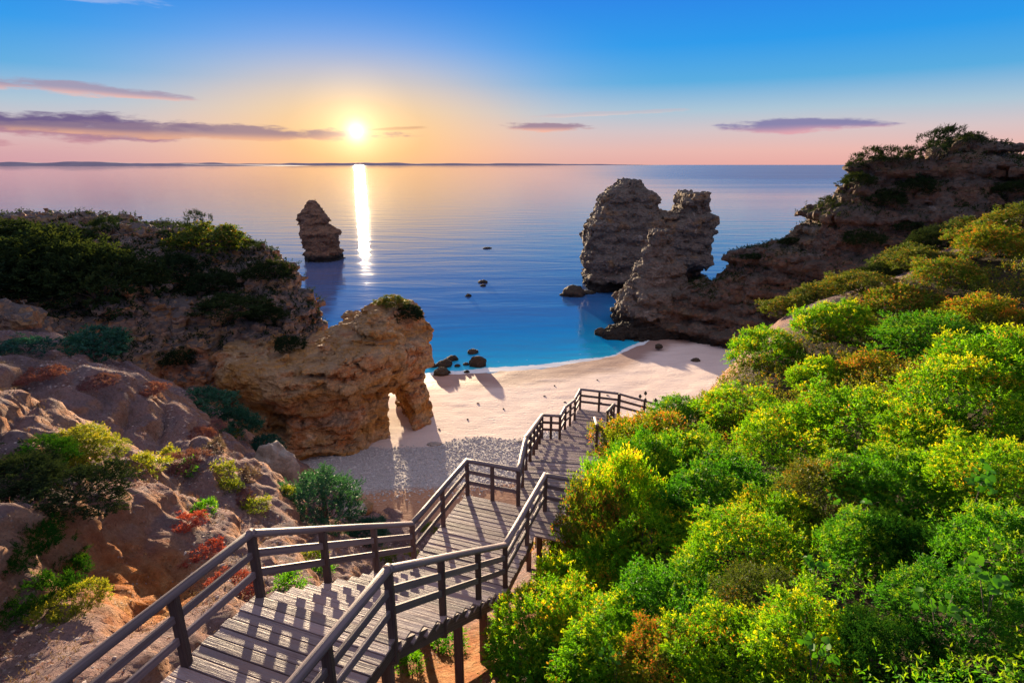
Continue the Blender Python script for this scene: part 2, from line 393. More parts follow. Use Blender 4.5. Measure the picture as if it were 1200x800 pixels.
def sea_mat():
    m, t, p, out = new_mat('sea_water')
    pos = position(t); xyz = zof(t, pos)
    sh = t.new('ShaderNodeAttribute', attribute_name='shallow').outputs['Fac']
    fm = t.new('ShaderNodeAttribute', attribute_name='foam').outputs['Fac']
    n = t.noise(t.scale(pos, (0.3, 1, 1)), 0.06, 4)
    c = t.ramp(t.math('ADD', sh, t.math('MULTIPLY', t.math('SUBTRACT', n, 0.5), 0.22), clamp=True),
               [(0.0, (0.10, 0.125, 0.24)), (0.12, (0.035, 0.13, 0.32)), (0.3, (0.006, 0.18, 0.43)), (0.6, (0.006, 0.29, 0.54)), (0.85, (0.02, 0.42, 0.60)), (0.94, (0.12, 0.48, 0.58)), (1.0, (0.34, 0.48, 0.50))])  # deep-water stop tinted lilac, painting in a sky reflection
    w1 = t.noise(t.scale(pos, (0.22, 0.75, 1)), 0.9, 5, 0.6, 0.3)
    w2 = t.noise(t.scale(pos, (0.25, 1.0, 1)), 0.16, 3, 0.5, 0.4)
    w3 = t.noise(t.scale(pos, (0.10, 1.0, 1)), 0.012, 3, 0.6)
    fo = t.smooth(t.math('ADD', fm, t.math('MULTIPLY', t.math('SUBTRACT', t.noise(pos, 1.4, 6, 0.7), 0.5), 1.1)), 0.48, 0.78)
    c = t.mix(t.math('MULTIPLY', fo, 0.9), c, (0.72, 0.72, 0.72))
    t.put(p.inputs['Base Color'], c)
    # wind-ruffled open water out to the right
    ruf = t.math('MULTIPLY', t.smooth(t.math('DIVIDE', xyz[0], t.math('MAXIMUM', xyz[1], 1.0)), 0.0, 0.5), t.smooth(t.math('ADD', xyz[1], t.math('MULTIPLY', w3, 400.0)), 250, 1600))
    ruf = t.math('MULTIPLY', ruf, t.math('ADD', 0.22, t.math('MULTIPLY', w3, 0.30)))
    t.put(p.inputs['Roughness'], t.math('ADD', t.math('MULTIPLY', w3, 0.06), t.math('ADD', ruf, t.math('MULTIPLY', fo, 0.6))))
    p.inputs['IOR'].default_value = 1.40
    h = t.math('ADD', t.math('MULTIPLY', w1, 0.16), t.math('MULTIPLY', w2, 0.75))
    bump(t, p, h, 0.22, 1.0)
    return m
M['sea'] = sea_mat()

def wood_mat(name, cols, rough=0.75):
    m, t, p, _ = new_mat(name)
    tc = t.new('ShaderNodeTexCoord').outputs['Object']
    rnd = t.new('ShaderNodeObjectInfo').outputs['Random']
    off = t.new('ShaderNodeCombineXYZ'); t.put(off.inputs[0], t.math('MULTIPLY', rnd, 37.0)); t.put(off.inputs[1], t.math('MULTIPLY', rnd, 91.0))
    v = t.vmath('ADD', tc, off.outputs[0]).outputs[0]
    grain = t.noise(t.scale(v, (1.2, 26, 26)), 1.6, 6, 0.7, 0.4)
    blot = t.noise(t.scale(v, (1.5, 3, 3)), 1.4, 4, 0.6)
    c = t.ramp(t.math('ADD', t.math('MULTIPLY', grain, 0.55), t.math('MULTIPLY', blot, 0.45)), [(0.30 + 0.4 * i / (len(cols) - 1), q) for i, q in enumerate(cols)])
    c = t.mix(1.0, c, t.ramp(rnd, [(0, 0.62), (0.5, 0.95), (1, 1.25)]), 'MULTIPLY')
    t.put(p.inputs['Base Color'], c); t.put(p.inputs['Roughness'], t.ramp(grain, [(0.3, rough + 0.1), (0.7, rough - 0.2)]))
    p.inputs['Specular IOR Level'].default_value = 0.2
    bump(t, p, grain, 0.012, 0.9)
    return m
M['deck_wood'] = wood_mat('deck_wood', [(0.085, 0.052, 0.047), (0.19, 0.13, 0.12), (0.28, 0.205, 0.195), (0.28, 0.17, 0.14), (0.34, 0.27, 0.265)], 0.6)
M['post_wood'] = wood_mat('post_wood', [(0.045, 0.028, 0.026), (0.085, 0.053, 0.046), (0.125, 0.08, 0.068), (0.10, 0.065, 0.055)], 0.7)
M['rail_wood'] = wood_mat('rail_wood', [(0.075, 0.05, 0.05), (0.13, 0.092, 0.09), (0.19, 0.14, 0.14), (0.16, 0.11, 0.10)], 0.6)

def leaf_mat(name, cols, tip, tipamt=0.7, trans=0.45, gloss=0.12, accent=None, accent_amt=0.0):
    m, t, p, out = new_mat(name)
    g = t.new('ShaderNodeNewGeometry'); ri = g.outputs['Random Per Island']
    orr = t.new('ShaderNodeObjectInfo').outputs['Random']
    big = t.noise(g.outputs['Position'], 0.7, 3)
    k = t.math('ADD', t.math('MULTIPLY', ri, 0.6), t.math('MULTIPLY', big, 0.4))
    c = t.ramp(k, [(0.15 + 0.65 * i / max(1, len(cols) - 1), q) for i, q in enumerate(cols)])
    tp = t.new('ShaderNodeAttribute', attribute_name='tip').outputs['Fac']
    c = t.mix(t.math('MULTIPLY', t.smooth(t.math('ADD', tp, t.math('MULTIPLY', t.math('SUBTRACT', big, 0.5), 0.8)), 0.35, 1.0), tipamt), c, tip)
    if accent:
        a = t.math('MULTIPLY', t.smooth(t.math('ADD', t.math('MULTIPLY', ri, 0.55), t.noise(g.outputs['Position'], 1.6, 3)), 1.04 - accent_amt, 1.09 - accent_amt), 0.9)
        c = t.mix(a, c, accent)
    c = t.mix(1.0, c, t.ramp(orr, [(0, (0.72, 0.80, 0.95)), (0.5, (1.0, 0.95, 0.9)), (1, (1.25, 1.10, 0.9))]), 'MULTIPLY')
    t.put(p.inputs['Base Color'], c); p.inputs['Roughness'].default_value = 0.55; p.inputs['Specular IOR Level'].default_value = gloss
    tr = t.new('ShaderNodeBsdfTranslucent')
    t.put(tr.inputs[0], t.mix(1.0, c, (1.55, 1.45, 0.5), 'MULTIPLY'))
    mx = t.new('ShaderNodeMixShader'); mx.inputs[0].default_value = trans
    t.l.new(p.outputs[0], mx.inputs[1]); t.l.new(tr.outputs[0], mx.inputs[2]); t.l.new(mx.outputs[0], out.inputs[0])
    return m
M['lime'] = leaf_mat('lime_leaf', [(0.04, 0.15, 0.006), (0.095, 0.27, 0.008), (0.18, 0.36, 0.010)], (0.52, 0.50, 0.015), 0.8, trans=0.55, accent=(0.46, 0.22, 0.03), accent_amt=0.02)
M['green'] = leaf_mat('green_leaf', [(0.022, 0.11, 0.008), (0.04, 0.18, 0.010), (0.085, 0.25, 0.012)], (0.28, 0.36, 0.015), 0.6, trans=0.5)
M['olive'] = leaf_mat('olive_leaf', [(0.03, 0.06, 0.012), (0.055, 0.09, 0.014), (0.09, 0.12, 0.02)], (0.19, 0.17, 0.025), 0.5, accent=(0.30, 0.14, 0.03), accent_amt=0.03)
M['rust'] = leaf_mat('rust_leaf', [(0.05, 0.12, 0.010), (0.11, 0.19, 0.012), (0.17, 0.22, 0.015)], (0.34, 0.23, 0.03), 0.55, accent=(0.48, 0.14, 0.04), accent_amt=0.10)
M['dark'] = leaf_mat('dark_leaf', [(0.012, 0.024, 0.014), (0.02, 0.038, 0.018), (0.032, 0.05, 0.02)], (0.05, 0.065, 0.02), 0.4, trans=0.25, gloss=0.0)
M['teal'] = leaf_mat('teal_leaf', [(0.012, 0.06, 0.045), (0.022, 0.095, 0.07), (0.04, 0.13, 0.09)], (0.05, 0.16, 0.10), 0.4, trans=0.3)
M['yellow'] = leaf_mat('yellow_leaf', [(0.07, 0.14, 0.02), (0.14, 0.20, 0.02), (0.26, 0.26, 0.03)], (0.42, 0.36, 0.03), 0.7)
M['red'] = leaf_mat('red_leaf', [(0.22, 0.04, 0.04), (0.36, 0.065, 0.06), (0.44, 0.11, 0.09)], (0.48, 0.14, 0.11), 0.5, trans=0.3)
M['pink'] = leaf_mat('pink_leaf', [(0.14, 0.07, 0.075), (0.24, 0.095, 0.10), (0.19, 0.11, 0.11)], (0.32, 0.15, 0.15), 0.4, trans=0.2, gloss=0.0)
M['dry'] = leaf_mat('dry_leaf', [(0.10, 0.065, 0.06), (0.16, 0.11, 0.09), (0.22, 0.15, 0.11)], (0.26, 0.18, 0.12), 0.4, trans=0.2)
M['creeper'] = leaf_mat('creeper_leaf', [(0.010, 0.045, 0.008), (0.016, 0.075, 0.010), (0.03, 0.10, 0.012)], (0.10, 0.16, 0.012), 0.4, trans=0.35, gloss=0.0)
M['vine'] = leaf_mat('vine_leaf', [(0.012, 0.08, 0.008), (0.03, 0.14, 0.008), (0.09, 0.23, 0.008)], (0.16, 0.28, 0.01), 0.3, trans=0.4, gloss=0.25)

def plain_mat(name, c1, c2, scale=3.0, rough=0.85):
    m, t, p, _ = new_mat(name); pos = position(t); n = t.noise(pos, scale, 5, 0.65)
    t.put(p.inputs['Base Color'], t.ramp(n, [(0.3, c1), (0.7, c2)])); p.inputs['Roughness'].default_value = rough
    bump(t, p, n, 0.03); return m
M['twig'] = plain_mat('twig_bark', (0.05, 0.035, 0.028), (0.13, 0.09, 0.07), 9)
M['pebble'] = plain_mat('pebble_stone', (0.28, 0.26, 0.25), (0.52, 0.49, 0.48), 2.3)
M['far_land'] = plain_mat('far_land', (0.22, 0.16, 0.20), (0.30, 0.22, 0.24), 0.002)  # purple lightened so the colour itself carries distance haze
M['house_white'] = plain_mat('house_white', (0.4, 0.36, 0.36), (0.5, 0.46, 0.46), 0.05)
M['slope_stone'] = plain_mat('slope_stone', (0.20, 0.14, 0.12), (0.42, 0.33, 0.29), 4.0)

# ------------------------------------------------------------------ the setting: near ground, beach, sea, far coast
# near hillside: heights read off the photograph as points at their real distances
GP = [pix(u, v, Y) for u, v, Y in [
    # left: sandy mound, gully, first ridge, second ridge
    (10, 775, 7.0), (75, 745, 7.6), (110, 800, 6.2), (60, 640, 9.5), (0, 600, 10), (0, 480, 15), (100, 520, 14.6), (140, 560, 13.6), (185, 605, 12.6),
    (165, 665, 10.4), (190, 725, 8.8), (250, 722, 9.0), (215, 640, 12.2), (60, 480, 15.6),
    (200, 470, 24), (0, 395, 27), (100, 430, 25.5), (150, 530, 19.5), (250, 535, 20.3), (300, 548, 21), (230, 592, 16.5), (330, 640, 14), (290, 590, 18),
    (60, 455, 21), (400, 690, 11.5), (385, 614, 29), (330, 572, 26), (345, 600, 24), (280, 505, 38), (420, 608, 31), (200, 455, 33), (100, 415, 33)]]
GP += [(-6.2, 5.0, 16.2), (-6.0, 2.0, 16.6), (-4.6, 3.4, 16.3), (-3.0, 5.8, 15.8), (-1.6, 7.6, 15.1), (-0.7, 9.6, 14.1), (0.0, 11.6, 13.4), (0.9, 14.0, 12.8), (1.6, 17.0, 11.7),
       (2.2, 20.0, 10.8), (3.0, 23.0, 9.6), (5.0, 26.0, 8.5), (8, 29.5, 7.4), (-4.5, 13.5, 11.6), (-2.8, 16.5, 9.6), (-2.0, 20, 7.4), (-4, 26, 3.6), (-2, 31, 2.0), (2, 31, 3.2), (-7, 31, 2.4),
       (-9, 2, 17.2), (-14, 6, 18.2), (-25, 12, 18.6), (-40, 25, 17.5), (-30, 20, 17), (-14, -3, 19.2), (-4, -3, 19), (2, -3, 20.5), (8, -3, 22),
       (7, 36, 1.6), (14, 42, 1.4), (22, 48, 1.5), (34, 53, 2.5), (48, 52, 8), (-12, 35, 1.5), (-22, 40, 3.0), (-36, 37, 12.0), (0, 42, -1.0), (-45, 45, 14)]
BR = 1.05                        # shrub height above the soil on the right slope
RP = [(600, 785, 6.2), (650, 640, 11.6), (700, 545, 16.8), (760, 493, 20.6), (830, 455, 22.6), (900, 400, 24.5), (1000, 360, 26), (1150, 290, 29), (1195, 258, 31),
      (900, 600, 9), (1100, 600, 7), (1100, 450, 13), (1190, 780, 3.2), (900, 780, 4.5), (750, 780, 5.3), (750, 620, 10.5), (1190, 400, 16), (820, 530, 15), (1000, 500, 13),
      (620, 720, 7.6), (930, 450, 19), (1060, 390, 21)]
for u, v, Y in RP:
    x, y, z = pix(u, v, Y); GP.append((x, y, z - BR))
# the ridge behind the shrubs with the pink earth face
for u, v, Y in [(880, 398, 28.5), (920, 362, 31), (1000, 335, 33), (1100, 288, 35.5), (1160, 264, 37)]:
    x, y, z = pix(u, v, Y); GP.append((x, y, z - 0.5))
GP += [(12, 33, 9.5), (17.5, 37, 10), (25, 41, 10.5), (34, 44, 12), (44, 40, 21), (40, 20, 23), (20, 6, 22.5)]
GR = RBF(GP, 0.4)

gx = graded([(-46, -26, 0.45), (-26, -16, 0.2), (-16, 7, 0.115), (7, 16, 0.2), (16, 48, 0.45)])
gy = graded([(-4, 2, 0.5), (2, 16, 0.10), (16, 28, 0.16), (28, 40, 0.28), (40, 56, 0.6)])
GX, GY = np.meshgrid(gx, gy, indexing='ij')
GZ = GR(GX, GY)
def left_mask(x, y): return sstep(-(x + 0.5) - np.maximum(0, (10 - y)) * 0.33 + (y - 10) * 0.16, 0.0, 3.0)
LM = left_mask(GX, GY)
rough = fbm(GX, GY, GX * 0, 0.28, 4, 0.5, ridged=True, seed=3)
GZ = GZ + LM * (rough * 0.55 + 0.10) + (1 - LM) * 0.12 * fbm(GX, GY, GX * 0, 0.6, 3, seed=8)
# gullies washed into the bare slopes run down towards the beach
gul = fbm(GX * 1.0 + GY * 0.45, GY * 0.22 - GX * 0.1, GX * 0, 0.55, 3, 0.5, ridged=True, seed=11)
GZ = GZ - LM * 0.75 * np.clip(gul - 0.1, 0, 1)
# the hollow of orange earth beside the boardwalk
hx, hy, hz = pix(165, 665, 10.4)
ho = np.exp(-(((GX - hx) * 0.8 + (GY - hy) * 0.35) / 1.15) ** 2 - (((GY - hy) * 0.8 - (GX - hx) * 0.35) / 1.7) ** 2)
GZ = GZ - ho * 0.9
V = np.stack([GX, GY, GZ], -1).reshape(-1, 3).astype(np.float32); F = grid_faces(*GX.shape)
N = vnormals(V, F)
disp = 0.22 * fbm(V[:, 0], V[:, 1], V[:, 2] * 0.8, 0.9, 4, 0.55, ridged=True, seed=2) + 0.13 * fbm(V[:, 0], V[:, 1], V[:, 2], 2.6, 4, 0.65, seed=5)
jx, jy, jz = V[:, 0] + 0.5 * vnoise(V[:, 0] * 0.8, V[:, 1] * 0.8, V[:, 2] * 0.8), V[:, 1] + 0.5 * vnoise(V[:, 0] * 0.8 + 4, V[:, 1] * 0.8, V[:, 2]), V[:, 2]
disp += 0.05 * cellrand(jx * 1.3, jy * 1.3, jz * 2.0) + 0.035 * cellrand(jx * 3.7, jy * 3.7, jz * 4.0)
disp *= (0.25 + 0.75 * LM.reshape(-1)) * (0.5 + 1.3 * (1 - np.clip(N[:, 2], 0, 1)))
V = V + N * disp[:, None]
bare = np.clip(ho * 1.3, 0, 1) + sstep(1.9 - np.hypot(GX + 1.2 - (GY - 8) * 0.36, (GY - 8.2) * 0.35), 0.0, 1.2) * 0.9
me = make_mesh('hillside', V, F); fattr(me, 'bare', np.clip(bare, 0, 1).reshape(-1))
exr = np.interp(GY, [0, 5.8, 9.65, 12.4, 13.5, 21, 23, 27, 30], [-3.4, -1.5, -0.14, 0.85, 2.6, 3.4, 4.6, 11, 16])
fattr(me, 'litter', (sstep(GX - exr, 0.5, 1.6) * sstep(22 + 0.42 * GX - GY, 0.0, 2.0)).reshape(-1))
hillside = tag(obj('hillside', me, M['soil']), kind='structure')

# beach
shore_x = np.array([-60, -30, -16, -9.7, -4.1, 5.3, 13.4, 17.2, 22, 30, 60.0]); shore_y = np.array([50, 56, 61, 63.4, 64.6, 66.8, 70.2, 74.6, 80, 82, 84.0])
def beach_z(x, y):
    s = np.interp(x, shore_x, shore_y) + 0.5 * fbm(x, y * 0, x * 0, 0.12, 2)
    d = s - y
    return np.where(d > 0, 0.06 * d + 0.0006 * d * d, 0.085 * d) + 0.05 * fbm(x, y, x * 0, 0.5, 3)
bx = graded([(-45, 48, 0.4)]); by = graded([(24, 92, 0.4)])
BX, BY = np.meshgrid(bx, by, indexing='ij'); BZ = beach_z(BX, BY) 
BZ = np.minimum(BZ, 2.3 + 0.04 * fbm(BX, BY, BX * 0, 0.8, 3))
me = make_mesh('beach', np.stack([BX, BY, BZ], -1).reshape(-1, 3), grid_faces(*BX.shape))
fattr(me, 'earth', (sstep(41.0 - BY + 0.25 * (BX + 6), 0, 7)).reshape(-1))
def shingle_edges(x): return 33.5 + 0.10 * x, 43.5 + 0.18 * (x + 8) + 1.0 * fbm(x, x * 0, x * 0, 0.3, 2)
e0_, e1_ = shingle_edges(BX)
fattr(me, 'shingle', (sstep(e1_ + 0.4 - BY, 0, 1.6) * sstep(BY - e0_, 0.5, 4.0)).reshape(-1))
beach = tag(obj('beach', me, M['sand']), kind='structure')

# sea
sx = graded([(-45000, -3000, 6000), (-3000, -300, 450), (-300, -60, 24), (-60, 60, 0.8), (60, 300, 24), (300, 3000, 450), (3000, 45000, 6000)])
sy = graded([(-3000, 50, 610), (50, 100, 0.6), (100, 200, 5), (200, 3000, 280), (3000, 60000, 5700)])
SX, SY = np.meshgrid(sx, sy, indexing='ij')
depth = -beach_z(SX, SY); sd = SY - np.interp(SX, shore_x, shore_y) + 0.7 * fbm(SX, SY * 0.3, SX * 0, 0.22, 3, seed=4) * (np.abs(SX) < 70)
shal = np.exp(-np.clip(sd, 0, 1e5) / 16.0) * (np.abs(SX) < 70)
shal = np.clip(shal, 0, 1) * 0.88 + 0.12 * sstep(2.5 - np.abs(sd), 0, 2.0)
foam = 1.15 * np.exp(-((sd - 0.5) / 1.0) ** 2) + 0.46 * np.exp(-((sd - 3.4) / 0.6) ** 2) + 0.36 * np.exp(-((sd - 7.5) / 0.5) ** 2)
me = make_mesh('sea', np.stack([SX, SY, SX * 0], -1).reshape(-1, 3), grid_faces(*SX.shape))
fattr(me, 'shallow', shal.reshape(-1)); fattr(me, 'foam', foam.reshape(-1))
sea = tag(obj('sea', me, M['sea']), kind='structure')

# far coast: low hills along the horizon, ending right of the middle
def far_coast(name, u0, u1, D, hmax, seed, fade):
    n = 160; us = np.linspace(u0, u1, n); X = (us - 600) / FPX / 1.045 * D
    h = hmax * (0.35 + 0.65 * np.abs(fbm(us, us * 0, us * 0, 0.012, 4, 0.55, seed=seed))) * np.clip((u1 - us) / fade, 0, 1) ** 0.7
    rows = []
    for dy, k in ((0, 0.0), (250, 0.55), (700, 1.0), (1500, 0.8), (2600, 0.0)):
        rows.append(np.stack([X, np.full(n, D + dy), h * k + (-2 if k == 0 else 0)], -1))
    Vv = np.stack(rows, 1).reshape(-1, 3)
    return tag(obj(name, make_mesh(name, Vv, grid_faces(n, 5)[:, ::-1]), M['far_land']), kind='structure')
far_coast('far_coast_left', -250, 330, 13000, 130, 2, 220)
far_coast('far_coast', 150, 790, 24000, 170, 6, 330)

# ------------------------------------------------------------------ cliffs, arch and sea stacks as solid rock fields
def main_body(V, F):
    """keep only the largest connected piece"""
    lab = np.arange(len(V))
    for _ in range(400):
        m = lab[F].min(1); new = lab.copy()
        for i in range(4): np.minimum.at(new, F[:, i], m)
        new = new[new]; new = new[new]
        if (new == lab).all(): break
        lab = new
    big = np.bincount(lab).argmax(); keep = lab == big
    idx = np.cumsum(keep) - 1; F = F[keep[F[:, 0]]]
    return V[keep], idx[F].astype(np.int32)
def build_rock(name, fn, lo, hi, h, mat, amp=0.8, freq=0.3, strata=0.5, sfreq=0.55, seed=0, fine=0.25, ridged=True, block=0.35, bf=0.55):
    ax = [np.arange(lo[i], hi[i] + h, h) for i in range(3)]
    X, Y, Z = np.meshgrid(*ax, indexing='ij')
    f = fn(X, Y, Z).astype(np.float32)
    band = np.abs(f) < (amp * 1.3 + strata + 1.2)
    x, y, z = X[band], Y[band], Z[band]
    n = amp * fbm(x, y, z * 1.3, freq, 5, 0.6, ridged=ridged, seed=seed)
    zz = z + 0.9 * vnoise(x * 0.12, y * 0.12, z * 0 + seed)
    s = vnoise(zz * 0 + seed, zz * 0 + 3.3, zz * sfreq) + 0.6 * vnoise(x * 0.05, y * 0.05, zz * sfreq * 2.6)
    n = n + strata * np.tanh(2.2 * s)
    # broken blocks: offsets that jump from joint to joint
    jx, jy, jz = x + 0.8 * vnoise(x * 0.45, y * 0.45, z * 0.45 + 7), y + 0.8 * vnoise(x * 0.45 + 5, y * 0.45, z * 0.45), zz + 0.35 * vnoise(x * 0.4, y * 0.4 + 9, z * 0.4)
    n = n + block * (cellrand(jx * bf, jy * bf, jz * bf * 2.6) + 0.55 * cellrand(jx * bf * 2.3 + 3, jy * bf * 2.3, jz * bf * 5.0))
    n = n - n.mean() - 0.1 * amp
    f[band] += n
    V, F = surface_nets(f, lo, h)
    V, F = main_body(V, F)
    N = vnormals(V, F)
    V = V + N * (fine * fbm(V[:, 0], V[:, 1], V[:, 2] * 1.5, 1.1, 3, 0.6, ridged=True, seed=seed + 4))[:, None]
    return obj(name, make_mesh(name, V, F, smooth=False), mat)

# --- left headland
HP = [pix(u, v, Y) for u, v, Y in [(0, 272, 62), (60, 280, 60), (110, 282, 60), (150, 280, 59), (200, 285, 59), (250, 292, 59), (300, 296, 59), (330, 318, 58),
      (50, 350, 47), (90, 366, 45), (150, 366, 46), (200, 374, 46.5), (250, 378, 47.5), (300, 384, 49), (330, 396, 51), (240, 345, 53), (300, 350, 54),
      (30, 402, 35), (60, 395, 38), (100, 405, 42), (150, 425, 43), (185, 445, 43.5), (220, 465, 43.5), (260, 485, 43.2), (295, 500, 42.5), (20, 375, 40)]]
HP += [(-22, 50.5, 9.2), (-20.5, 53, 10.2), (-26, 39.5, 3.5), (-31, 38, 5.5), (-60, 78, 17), (-35, 75, 15), (-25, 66, 12.5), (-70, 50, 17), (-60, 34, 16)]
HR = RBF(HP, 0.5)
polyH = [(-21.0, 41.2), (-22.5, 45.5), (-20.0, 50), (-18.2, 53.5), (-19.5, 57.0), (-22.5, 60), (-26, 67), (-36, 76), (-60, 84), (-80, 80), (-80, 34), (-46, 33), (-33, 35), (-26, 38)]
def f_headland(X, Y, Z):
    d = sdpoly(X[:, :, 0], Y[:, :, 0], polyH) + 1.0 * fbm(X[:, :, 0], Y[:, :, 0], Y[:, :, 0] * 0, 0.22, 3, 0.5, ridged=True, seed=9)
    x2, y2 = X[:, :, 0], Y[:, :, 0]
    H = HR(x2 + 0.5 * fbm(x2, y2, x2 * 0, 0.6, 2, seed=14), y2 + 1.1 * fbm(x2 * 1.0, y2 * 0.25, x2 * 0, 0.7, 3, 0.6, ridged=True, seed=13))
    cl = d[:, :, None] + 0.16 * (Z - 1.5) - 0.5
    f = smax(cl, (Z - H[:, :, None]) * 0.7, 0.8)
    # overhung cave beside the arch rock
    cx, cy, cz = -21.3, 42.5, 3.4
    f = np.maximum(f, -(np.sqrt(((X - cx) / 2.6) ** 2 + ((Y - cy) / 3.0) ** 2 + ((Z - cz) / 3.0) ** 2) - 1) * 2.4)
    return f
headland = tag(build_rock('left_headland', f_headland, (-66, 33, -1), (-15, 80, 21), 0.30, M['headland_rock'], amp=0.9, freq=0.32, strata=0.3, seed=3, fine=0.35, block=0.3), kind='structure')

# --- rock arch on the beach
polyA = [(-24, 43.5), (-20.5, 41.2), (-17.2, 40.0), (-14.2, 41.2), (-12.0, 42.6), (-10.6, 44.6), (-9.0, 46.4), (-7.9, 48.2), (-7.5, 50.2), (-8.6, 52.6), (-12, 54), (-17, 53.5), (-24, 53.5)]
AP = [(-11.0, 50, 12.0), (-12.8, 50.5, 11.2), (-9.6, 49.8, 11.6), (-8.3, 49.5, 9.6), (-15.2, 50, 10.0), (-18.5, 50, 8.3), (-22, 50, 8.6), (-17, 43, 9.0), (-20, 43, 9.0), (-14, 45, 9.6), (-11.2, 46.5, 10.9), (-24, 46, 9.5), (-9, 47.5, 9.6), (-13, 42.5, 9.0)]
AR = RBF(AP, 0.1)
def f_arch(X, Y, Z):
    d = sdpoly(X[:, :, 0], Y[:, :, 0], polyA) + 0.5 * fbm(X[:, :, 0], Y[:, :, 0], Y[:, :, 0] * 0, 0.35, 2, seed=5)
    prof = np.interp(Z, [-2, 1.2, 2.2, 3.6, 4.4, 5.4, 6.2, 7.2, 8.0, 9.2, 10.5, 13], [0.5, 0.45, 0.5, 0.55, 0.9, 1.0, 0.6, -0.35, -0.25, -0.2, 0.4, 0.9])
    f = smax(d[:, :, None] + prof, (Z - AR(X[:, :, 0], Y[:, :, 0])[:, :, None]) * 0.85, 0.5)
    # doorway: a tapering tunnel that runs away to the left
    ax_, ay_ = -9.75, 46.2; dx, dy = -0.40, 0.917
    s = (X - ax_) * dy - (Y - ay_) * dx
    w = np.interp(Z, [-2, 1.2, 3.0, 4.6, 5.8, 6.6], [1.7, 1.6, 1.3, 0.85, 0.3, -0.6])
    f = np.maximum(f, -(np.abs(s) - w))
    # shallow caves under the pale ledge
    for cx, cy, cz, rx, ry, rz in ((-15.6, 39.6, 4.9, 2.0, 1.6, 1.2), (-19.0, 39.6, 4.2, 1.8, 2.4, 1.9), (-12.6, 41.6, 5.4, 1.6, 1.2, 0.7)):
        f = np.maximum(f, -(np.sqrt(((X - cx) / rx) ** 2 + ((Y - cy) / ry) ** 2 + ((Z - cz) / rz) ** 2) - 1) * 1.2)
    return f
arch = build_rock('rock_arch', f_arch, (-26, 37.5, -1), (-4.5, 57, 14), 0.16, M['ochre_rock'], amp=0.5, freq=0.42, strata=0.30, sfreq=0.6, seed=6, fine=0.22, block=0.28, bf=0.6)
tag(arch, 'orange sandstone arch with a narrow doorway standing on the sand', 'rock arch')

# --- lone stack in the sea
def prof_rock(zs, cxs, rxs, cy, rys):
    def f(X, Y, Z):
        cx = np.interp(Z, zs, cxs); rx = np.interp(Z, zs, rxs); ry = np.interp(Z, zs, rys)
        r = np.power(np.abs((X - cx) / rx) ** 2.6 + np.abs((Y - cy) / ry) ** 2.6, 1 / 2.6)
        f = (r - 1) * np.minimum(rx, ry)
        return np.maximum(f, Z - zs[-1])
    return f
ms = 149 / FPX
def sxp(u, b=0.17): return (u - 600) / FPX / (math.cos(PITCH) + b * math.sin(PITCH)) * 149
zz_ = [-2, 0, 1.2, 3.5, 5.5, 7.2, 7.9, 9.4, 11.6, 12.6, 14.2, 15.3]
lu = [355, 356, 356, 353.5, 352, 351.5, 352, 352.5, 353, 356, 361, 364.5]; ru = [396, 395.5, 394, 393.5, 395, 395, 390, 382, 380.5, 376, 373, 369.5]
l_ = np.array([sxp(u) for u in lu]); r_ = np.array([sxp(u) for u in ru])
stack = build_rock('sea_stack', prof_rock(zz_, (l_ + r_) / 2, (r_ - l_) / 2 - 0.1, 151, np.interp(zz_, [-2, 7.4, 9, 15.3], [4.6, 4.4, 3.2, 0.9])), (-59, 143, -2), (-41, 159, 17), 0.26, M['stack_rock'],
                   amp=0.55, freq=0.42, strata=0.38, sfreq=0.7, seed=12, fine=0.2)
tag(stack, 'slender stepped brown rock stack alone in the sea below the sun', 'sea stack')

# --- twin-humped stack
def f_twin(X, Y, Z):
    px = 0.1725
    def hump(zs, lu, ru, cy, ry):
        l = (np.array(lu) - 600) * px; r = (np.array(ru) - 600) * px
        return prof_rock(zs, (l + r) / 2, (r - l) / 2, cy, np.interp(zs, [-2, 12, 22], [ry, ry * 0.8, ry * 0.45]))(X, Y, Z)
    a = hump([-2, 1, 3, 4.5, 8, 10.5, 12, 14.5, 16.5, 18.3, 19.8, 20.8], [693, 691, 689, 687, 685, 685, 690, 696, 701, 708, 717, 728], [775, 776, 780, 785, 786, 786, 780, 770, 768, 763, 753, 742], 117, 9.5)
    b = hump([-2, 1, 4, 5, 8, 10.5, 12.5, 14, 15.6, 17.0, 18.2], [775, 772, 765, 755, 752, 752, 755, 784, 790, 796, 803], [818, 820, 826, 830, 833, 834, 833, 831, 827, 821, 814], 117, 8.5)
    c = hump([-2, 3, 6, 10, 13.2, 14.4], [735, 735, 735, 738, 745, 752], [812, 812, 812, 810, 806, 800], 118, 8.0)
    f = smin(smin(a, b, 0.6), c, 0.5)
    # sea cave cut into the foot on the right
    f = np.maximum(f, -(np.sqrt(((X - 36.5) / 4.6) ** 2 + ((Y - 108) / 7.0) ** 2 + ((Z - 0.5) / 5.6) ** 2) - 1) * 4)
    f = np.maximum(f, -(np.sqrt(((X - 20.0) / 5.0) ** 2 + ((Y - 106.5) / 4.0) ** 2 + ((Z - 0.3) / 3.2) ** 2) - 1) * 3)
    return f
twin = build_rock('sea_stack', f_twin, (11, 104, -2), (44, 129, 24), 0.36, M['grey_rock'], amp=0.65, freq=0.34, strata=0.42, sfreq=0.5, seed=21, fine=0.3, block=0.4)
tag(twin, 'broad grey-brown stack with two rounded humps standing in the sea', 'sea stack')

